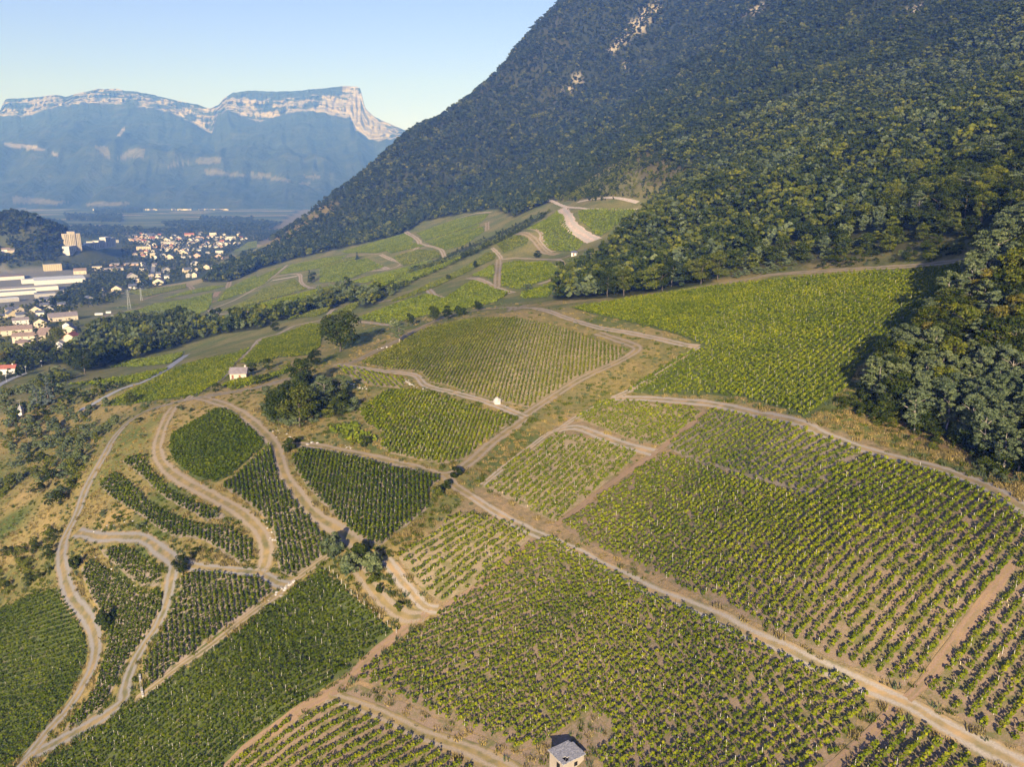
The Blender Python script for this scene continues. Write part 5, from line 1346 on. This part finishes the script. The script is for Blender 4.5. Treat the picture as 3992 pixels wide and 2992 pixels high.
plant('6 740,840', 3.0, 'shrub', 'dark bush in the grass triangle', 1.2)
plant('6 800,775', 3.4, 'shrub', 'dark bush on the grassy bank at the bend', 1.1)
plant('6 1200,480', 2.2, 'greenshrub', 'bright green bush on the grassy bank', 1.2)
plant('3 565,560', 18, 'conifer', 'tall dark conifer standing among the far vineyards', 1.0)
plant('3 582,550', 14, 'oak', 'leafy tree next to the tall dark conifer', .9)
plant('3 820,435', 12, 'conifer', 'dark evergreen beside the far vineyard lane', 1.4)
plant('3 380,822', 7, 'oak', 'round tree at the bend of the cottage lane', 1.3)
plant('3 660,690', 16, 'bright', 'bright green tree in front of the strip of woodland', 1.1)
plant('3 1235,770', 9, 'oak', 'first small tree left of the row on the crest', 1.0)
plant('3 1305,758', 8, 'oak', 'second small tree of the row on the crest', 1.0)
plant('3 1375,735', 6.5, 'shrub', 'broad bush of the row on the crest', 1.2)
plant('3 1465,708', 5.5, 'oak', 'round bush at the right of the row on the crest', 1.4)
plant('3 1110,790', 7, 'oak', 'ragged tree left of the crest row', 1.0)
plant('3 1045,880', 10, 'locust', 'pale ragged tree on the dry bank', 1.2)
plant('3 1020,800', 6, 'greyshrub', 'grey bush beside the white marker stone', .9)
plant('3 1790,425', 7, 'oak', 'round tree among the small upper plots', 1.3)
plant('3 1740,600', 5, 'greyshrub', 'low grey bush below the upper plots', 1.4)
plant('3 1455,480', 7, 'oak', 'dark tree beside the narrow upper plot', .8)
plant('3 1310,545', 5, 'oak', 'small round tree on the plot edge', 1.2)
plant('5 300,440', 15, 'bluefir', 'blue grey fir below the lane on the left slope', 1.1)
plant('5 330,395', 17, 'conifer', 'tall dark conifer below the lane on the left slope', 1.2)
plant('5 230,470', 13, 'bluefir', 'smaller blue grey fir at the left of the conifers', 1.2)
plant('v 740,830', 17, 'bright', 'bright green round tree among the village houses', 1.3)
plant('v 490,790', 12, 'conifer', 'dark tree between the village roofs', 1.3)
plant('v 1100,1190', 18, 'oak', 'big tree at the edge of the meadow mound', 1.2)
plant('v 920,1020', 16, 'oak', 'tall tree with a bare trunk beside the meadow', 1.0)
plant('v 60,1060', 10, 'yellow', 'yellowish tree beside the red roofed house', 1.1)
plant('v 700,1350', 9, 'conifer', 'dark conifer above the hedge', 1.2)
for i, (a, h_) in enumerate((('5 1330,360', 4), ('5 1440,345', 3.5), ('5 1590,320', 4.5), ('5 1640,300', 4), ('5 1700,270', 5), ('5 1560,250', 6), ('5 1650,225', 6), ('5 1760,215', 5), ('5 1250,385', 3))):
    plant(a, h_, ['shrub', 'greenshrub', 'oak'][i % 3], None, 1.1, 'cottagehedge')
for i, (a, h_) in enumerate((('5 640,370', 5), ('5 700,350', 5), ('5 580,400', 6), ('5 520,430', 6), ('5 750,335', 4), ('5 470,400', 7), ('5 420,430', 7), ('5 610,345', 7), ('5 380,470', 7))):
    plant(a, h_, ['shrub', 'oak', 'greenshrub'][i % 3], None, 1.1, 'lanehedge')
# verge bushes of the loop lanes
for i, a in enumerate('5 850,430|5 900,470|5 940,510|5 700,690|5 720,760|5 880,640|5 900,760|5 950,640|5 1130,470|5 1180,480|5 560,1130|5 640,1120|5 730,1150|5 800,1180|5 880,1200|5 960,1230|7 770,190|7 830,210|7 900,250|7 620,180|7 530,170|7 1210,250|7 1290,250|7 1370,300|7 940,120|5 1110,460|5 950,480|5 860,550|5 940,690|5 1420,1120|7 580,240|7 870,90'.split('|')):
    plant(a, 1.2 + 1.3 * ((i * 37) % 10) / 10, ['shrub', 'greenshrub', 'greyshrub'][i % 3], None, 1.5, 'terracebush')

scatter('wood', 4.2, 8, 12.5, [('locust', .74), ('oak', .22), ('yellow', .015), ('bright', .03)], 11)
scatter('wood', 3.6, 2.5, 6, [('shrub', .5), ('greenshrub', .5)], 12, 1.0)
scatter('cluster', 4.0, 3, 6, [('shrub', .5), ('greyshrub', .3), ('greenshrub', .2)], 27, 1.1, .9)
scatter('woodedge', 2.3, .9, 3.4, [('shrub', .4), ('greenshrub', .4), ('greyshrub', .2)], 25, 1.2, .8)
scatter('hedge', 5.0, 2, 4.6, [('oak', .2), ('shrub', .35), ('greenshrub', .3), ('greyshrub', .15)], 26, 1.1, .6)
scatter('bank', 3.6, 1.5, 4.8, [('shrub', .5), ('greenshrub', .3), ('greyshrub', .2)], 13, 1.2, .95)
scatter('midwood', 8.0, 8, 14, [('oak', .6), ('bright', .25), ('locust', .15)], 14)
scatter('midstrip', 7.0, 6, 11, [('oak', .5), ('bright', .3), ('locust', .2)], 15)
scatter('belt', 9.0, 10, 16, [('oak', .8), ('bright', .2)], 16)
scatter('leftscrub', 5.0, 3, 7.5, [('locust', .12), ('bright', .18), ('greyshrub', .4), ('shrub', .1), ('greenshrub', .2)], 17, 1.1, .48)
scatter('leftlow', 4.5, 1.5, 4, [('shrub', .6), ('greenshrub', .4)], 18, 1.1, .8)
scatter('villagetrees', 8.0, 5, 9, [('oak', .5), ('bright', .4), ('locust', .1)], 19)
scatter('towntrees', 14.0, 5, 10, [('oak', .7), ('conifer', .15), ('bright', .15)], 20, 1.2, .75)
scatter('suburb', 11.0, 4, 8.5, [('oak', .6), ('bright', .3), ('conifer', .1)], 28, 1.15, .75)
scatter('village', 12.0, 3.5, 7.5, [('oak', .6), ('bright', .4)], 29, 1.1, .6)
scatter('castle', 11.0, 12, 20, [('oak', .65), ('conifer', .35)], 21, 1.2, 1.0)
scatter('scrub', 5.0, 2.5, 6.5, [('oak', .4), ('shrub', .3), ('bright', .3)], 22, 1.0, .9)
# the wooded mountainside, sparser sampling with distance
for ring, spc, hm in (((-400, 0, 1200, 1000), 6.8, (8, 13)), ((-900, 1000, 2200, 1600), 8.0, (8, 13)), ((-1200, 1600, 3000, 3400), 10.5, (9, 14))):
    scatter('forest', spc, hm[0], hm[1], [('locust', .14), ('oak', .52), ('bright', .31), ('conifer', .03)] if ring[1] < 900 else [('conifer', .12), ('oak', .82), ('bright', .06)], 23, 1.05 if ring[1] < 1500 else 1.28, None, None, ring)
# woods and lines of trees on the valley floor
for i, s in enumerate(('t 930,150 1750,150 1750,250 950,230', 't 1050,320 1350,320 1330,400 1030,420', 'u 530,80 1000,75 1000,130 540,130', 'u 750,170 1900,60 2212,100 1900,240 1200,250 900,230 740,200', 'u 1050,10 1780,20 1770,70 1050,60', 'u 0,190 700,190 700,220 0,240', '1 120,870 300,875 300,900 120,890', '1 480,800 720,790 720,820 480,830', '1 500,845 620,840 620,870 510,870', '1 820,880 1000,870 1350,870 1400,900 900,905', '1 380,900 620,895 640,935 420,960')):
    scatter('forest', 26.0, 12, 20, [('oak', 1.0)], 60 + i, 1.3, .85, P(s))

# keep trees off the tracks and plots
TX = np.array([(t[0], t[1]) for t in TREES])
ok = np.ones(len(TREES), bool)
_tp = np.concatenate([c for c, w in TRACKS]); _tw = np.concatenate([np.full(len(c), w) for c, w in TRACKS])
for i in range(0, len(TX), 4000):
    d2 = ((TX[i:i + 4000, None, :] - _tp[None]) ** 2).sum(-1)
    ok[i:i + 4000] = ~(d2 < (_tw * .5 + 1.0) ** 2).any(1)
for pl in [p[0] for p in PLOTS] + MIDPLOTS:
    ok &= ~inside(G(pl), TX[:, 0], TX[:, 1])
_tz = in_zone('toe', TX[:, 0], TX[:, 1]) & (np.random.default_rng(3).uniform(size=len(TX)) < .6)
ok &= ~_tz
for _b in BUILT: ok &= (TX[:, 0] - _b[0]) ** 2 + (TX[:, 1] - _b[1]) ** 2 > (_b[2] * .55 + 3) ** 2
_fz = np.array([t[5] == 'forest' for t in TREES])
ok &= ~(_fz & in_zone('bank', TX[:, 0], TX[:, 1]) & (np.random.default_rng(4).uniform(size=len(TX)) < .75))
for _zn in ('works', 'towerfoot'): ok &= ~in_zone(_zn, TX[:, 0], TX[:, 1])
TREES = [t for t, k in zip(TREES, ok) if k or t[6]]
TX = np.array([(t[0], t[1]) for t in TREES]); TZ = height(TX[:, 0], TX[:, 1])
tu, tv, td = project(TX[:, 0], TX[:, 1], TZ)
THt = np.array([t[2] for t in TREES])
appar = THt / td * ((tu > -40) & (tu < 4030) & (tv > 0) & (tv < 3100))
appar += np.array([1.0 if t[6] else 0.0 for t in TREES])
order = np.argsort(-appar)
single = set(order[:300].tolist())
ZL = {'wood': 'in the tall wood at the right edge', 'bank': 'on the bank below the forest edge', 'midwood': 'in the wood behind the cottage', 'midstrip': 'in the strip of woodland between vineyards',
      'leftscrub': 'on the scrubby slope at the left', 'leftlow': 'on the dry slope below the left lane', 'villagetrees': 'below the village houses', 'forest': 'on the lower wooded mountainside',
      'cottagehedge': 'in the hedge by the cottage', 'lanehedge': 'along the asphalt lane', 'terracebush': 'on the dry verges of the knoll', 'belt': 'in the wooded belt at the mountain foot', 'scrub': 'on the stony spur', 'towntrees': 'in the town', 'castle': 'on the town hill', 'cluster': 'in the clump beside the track', 'suburb': 'between the houses above the pylons', 'village': 'among the village houses', 'woodedge': 'at the foot of the right hand wood', 'hedge': 'in the long hedge between vineyards'}
KL = {'oak': 'dark green leafy tree', 'locust': 'grey green feathery tree', 'bright': 'olive green leafy tree', 'yellow': 'yellowing leafy tree', 'conifer': 'dark conifer', 'bluefir': 'blue grey fir',
      'shrub': 'dark bush', 'greenshrub': 'light green bush', 'greyshrub': 'grey green bush'}
rt = np.random.default_rng(91)
ZBOX = {}
for zn in set(t[5] for t in TREES):
    kk = [i for i in single if TREES[i][5] == zn]
    if kk: ZBOX[zn] = (tu[kk].min(), tu[kk].max(), tv[kk].min(), tv[kk].max(), np.percentile(THt[kk], 33), np.percentile(THt[kk], 67))
for i in sorted(single):
    x, y, H, wf, kind, zone, label = TREES[i]
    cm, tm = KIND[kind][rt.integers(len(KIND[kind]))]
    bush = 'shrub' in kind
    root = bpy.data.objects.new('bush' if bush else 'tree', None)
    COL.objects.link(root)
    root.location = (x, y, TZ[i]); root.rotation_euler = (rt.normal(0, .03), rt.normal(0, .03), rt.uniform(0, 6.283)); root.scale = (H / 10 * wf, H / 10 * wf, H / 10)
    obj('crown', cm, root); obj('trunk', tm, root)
    if label: lab = label
    else:
        zi = ZBOX[zone]
        hx = ['left', 'middle', 'right'][min(2, int(3 * (tu[i] - zi[0]) / (zi[1] - zi[0] + 1)))]; vx = ['upper', 'central', 'lower'][min(2, int(3 * (tv[i] - zi[2]) / (zi[3] - zi[2] + 1)))]
        lab = ('tall ' if H > zi[5] else ('short ' if H < zi[4] else '')) + KL[kind] + ' ' + ZL[zone] + ', ' + vx + ' ' + hx
    tag(root, lab, 'bush' if bush else 'tree', None if label else ('bushes ' if bush else 'trees ') + ZL[zone])

# everything beyond the nearest 300: one stand of trees
def instancer(name, pts, idx, rot, scl, metas, label):
    coll = bpy.data.collections.new(name + '_kinds')
    for j, me in enumerate(metas):
        o = bpy.data.objects.new('%s_kind_%03d' % (name, j), me); coll.objects.link(o)
    me = bpy.data.meshes.new(name); me.vertices.add(len(pts)); me.vertices.foreach_set('co', np.asarray(pts, np.float32).ravel())
    for an, ty, dat in (('idx', 'INT', np.asarray(idx, np.int32)),):
        a = me.attributes.new(an, ty, 'POINT'); a.data.foreach_set('value', dat)
    for an, dat in (('rot', rot), ('scl', scl)):
        a = me.attributes.new(an, 'FLOAT_VECTOR', 'POINT'); a.data.foreach_set('vector', np.asarray(dat, np.float32).ravel())
    o = obj(name, me)
    ng = bpy.data.node_groups.new(name + '_nodes', 'GeometryNodeTree')
    ng.interface.new_socket('Geometry', in_out='INPUT', socket_type='NodeSocketGeometry')
    ng.interface.new_socket('Geometry', in_out='OUTPUT', socket_type='NodeSocketGeometry')
    nn = ng.nodes
    gi_ = nn.new('NodeGroupInput'); go_ = nn.new('NodeGroupOutput')
    ci = nn.new('GeometryNodeCollectionInfo'); ci.inputs[0].default_value = coll; ci.inputs['Separate Children'].default_value = True; ci.inputs['Reset Children'].default_value = True
    ip = nn.new('GeometryNodeInstanceOnPoints'); ip.inputs['Pick Instance'].default_value = True
    def attr(n_, ty):
        a = nn.new('GeometryNodeInputNamedAttribute'); a.data_type = ty; a.inputs['Name'].default_value = n_
        return [s for s in a.outputs if s.enabled][0]
    ng.links.new(gi_.outputs[0], ip.inputs['Points']); ng.links.new(ci.outputs[0], ip.inputs['Instance'])
    ng.links.new(attr('idx', 'INT'), ip.inputs['Instance Index']); ng.links.new(attr('rot', 'FLOAT_VECTOR'), ip.inputs['Rotation']); ng.links.new(attr('scl', 'FLOAT_VECTOR'), ip.inputs['Scale'])
    ng.links.new(ip.outputs[0], go_.inputs[0])
    md = o.modifiers.new('scatter', 'NODES'); md.node_group = ng
    return tag(o, label, None, None, 'stuff')
names = list(LOD)
metas = [me for n_ in names for me in LOD[n_]]
# instances are picked in alphabetical order of the object names, which carry the number
rest = [i for i in range(len(TREES)) if i not in single]
ii, rr_, ss = [], [], []
for i in rest:
    x, y, H, wf, kind, zone, _ = TREES[i]
    d = td[i]
    lev = 0 if d < 420 else (1 if d < 1100 else 2)
    ii.append(names.index(kind) * 6 + lev * 2 + rt.integers(2)); rr_.append((rt.normal(0, .04), rt.normal(0, .04), rt.uniform(0, 6.283)))
    ss.append((H / 10 * wf, H / 10 * wf, H / 10))
instancer('woodland', np.column_stack([TX[rest], TZ[rest] - .3]), ii, rr_, ss, metas, 'dense leafy woodland covering the mountainside and valley')
print('trees', len(TREES), 'single', len(single))

# rough grass and weeds on the verges, banks and dry slopes
def tuft(seed, n, h, spread, mat):
    r = np.random.default_rng(seed)
    a = r.uniform(0, 6.283, n); rad = spread * np.sqrt(r.uniform(0, 1, n)); px, py = np.cos(a) * rad, np.sin(a) * rad
    b = r.uniform(0, 6.283, n); w = .10; hh = h * r.uniform(.5, 1.1, n)
    lx, ly = np.cos(b), np.sin(b)
    V = np.stack([np.stack([px - lx * w, py - ly * w, np.zeros(n) - .05], 1), np.stack([px + lx * w, py + ly * w, np.zeros(n) - .05], 1), np.stack([px + r.normal(0, .25, n) * hh, py + r.normal(0, .25, n) * hh, hh], 1)], 1).reshape(-1, 3)
    q = np.arange(n) * 3
    return mesh('tuft', V, np.stack([q, q + 1, q + 2], 1), [M[mat]], False, None, np.clip(r.normal(.5, .25, n), 0, 1))
tufts = [tuft(1, 34, .45, .8, 'drygrass'), tuft(2, 34, .6, .8, 'drygrass'), tuft(3, 34, .5, .7, 'bright'), tuft(4, 30, .7, .6, 'locust'), tuft(5, 30, .6, .7, 'vine_dark')]
rg = np.random.default_rng(5)
cand = []
us = rg.uniform(-60, 4050, 45000); vs2 = rg.uniform(1180, 3040, 45000)
gp = ground(np.stack([us, vs2], 1))
okg = np.hypot(gp[:, 0], gp[:, 1]) < 520
for pl in PLOTS: okg &= ~inside(G(pl[0]), gp[:, 0], gp[:, 1])
okg &= ~(in_zone('bare', gp[:, 0], gp[:, 1]) & (rg.uniform(size=len(gp)) < .86))
gp = gp[okg]
okg = np.ones(len(gp), bool)
for i in range(0, len(gp), 4000):
    d2 = ((gp[i:i + 4000, None, :] - _tp[None]) ** 2).sum(-1)
    okg[i:i + 4000] = ~(d2 < (_tw * .42) ** 2).any(1)
gp = gp[okg]
nz = .5 + .5 * fbm(gp[:, 0] / 16, gp[:, 1] / 16, 3, 44) + rg.normal(0, .12, len(gp))
ti = np.select([nz < .30, nz < .38, nz < .48], [4, 3, 2], 0); ti = np.where((ti == 0) & (rg.uniform(size=len(gp)) < .5), 1, ti)
sc_ = rg.uniform(.6, 1.5, len(gp))
instancer('rough_grass', np.column_stack([gp, height(gp[:, 0], gp[:, 1])]), ti, np.column_stack([np.zeros(len(gp)), np.zeros(len(gp)), rg.uniform(0, 6.283, len(gp))]), np.column_stack([sc_, sc_, sc_ * rg.uniform(.6, 1.2, len(gp))]), tufts, 'dry and green rough grass on banks and verges')
print('tufts', len(gp))
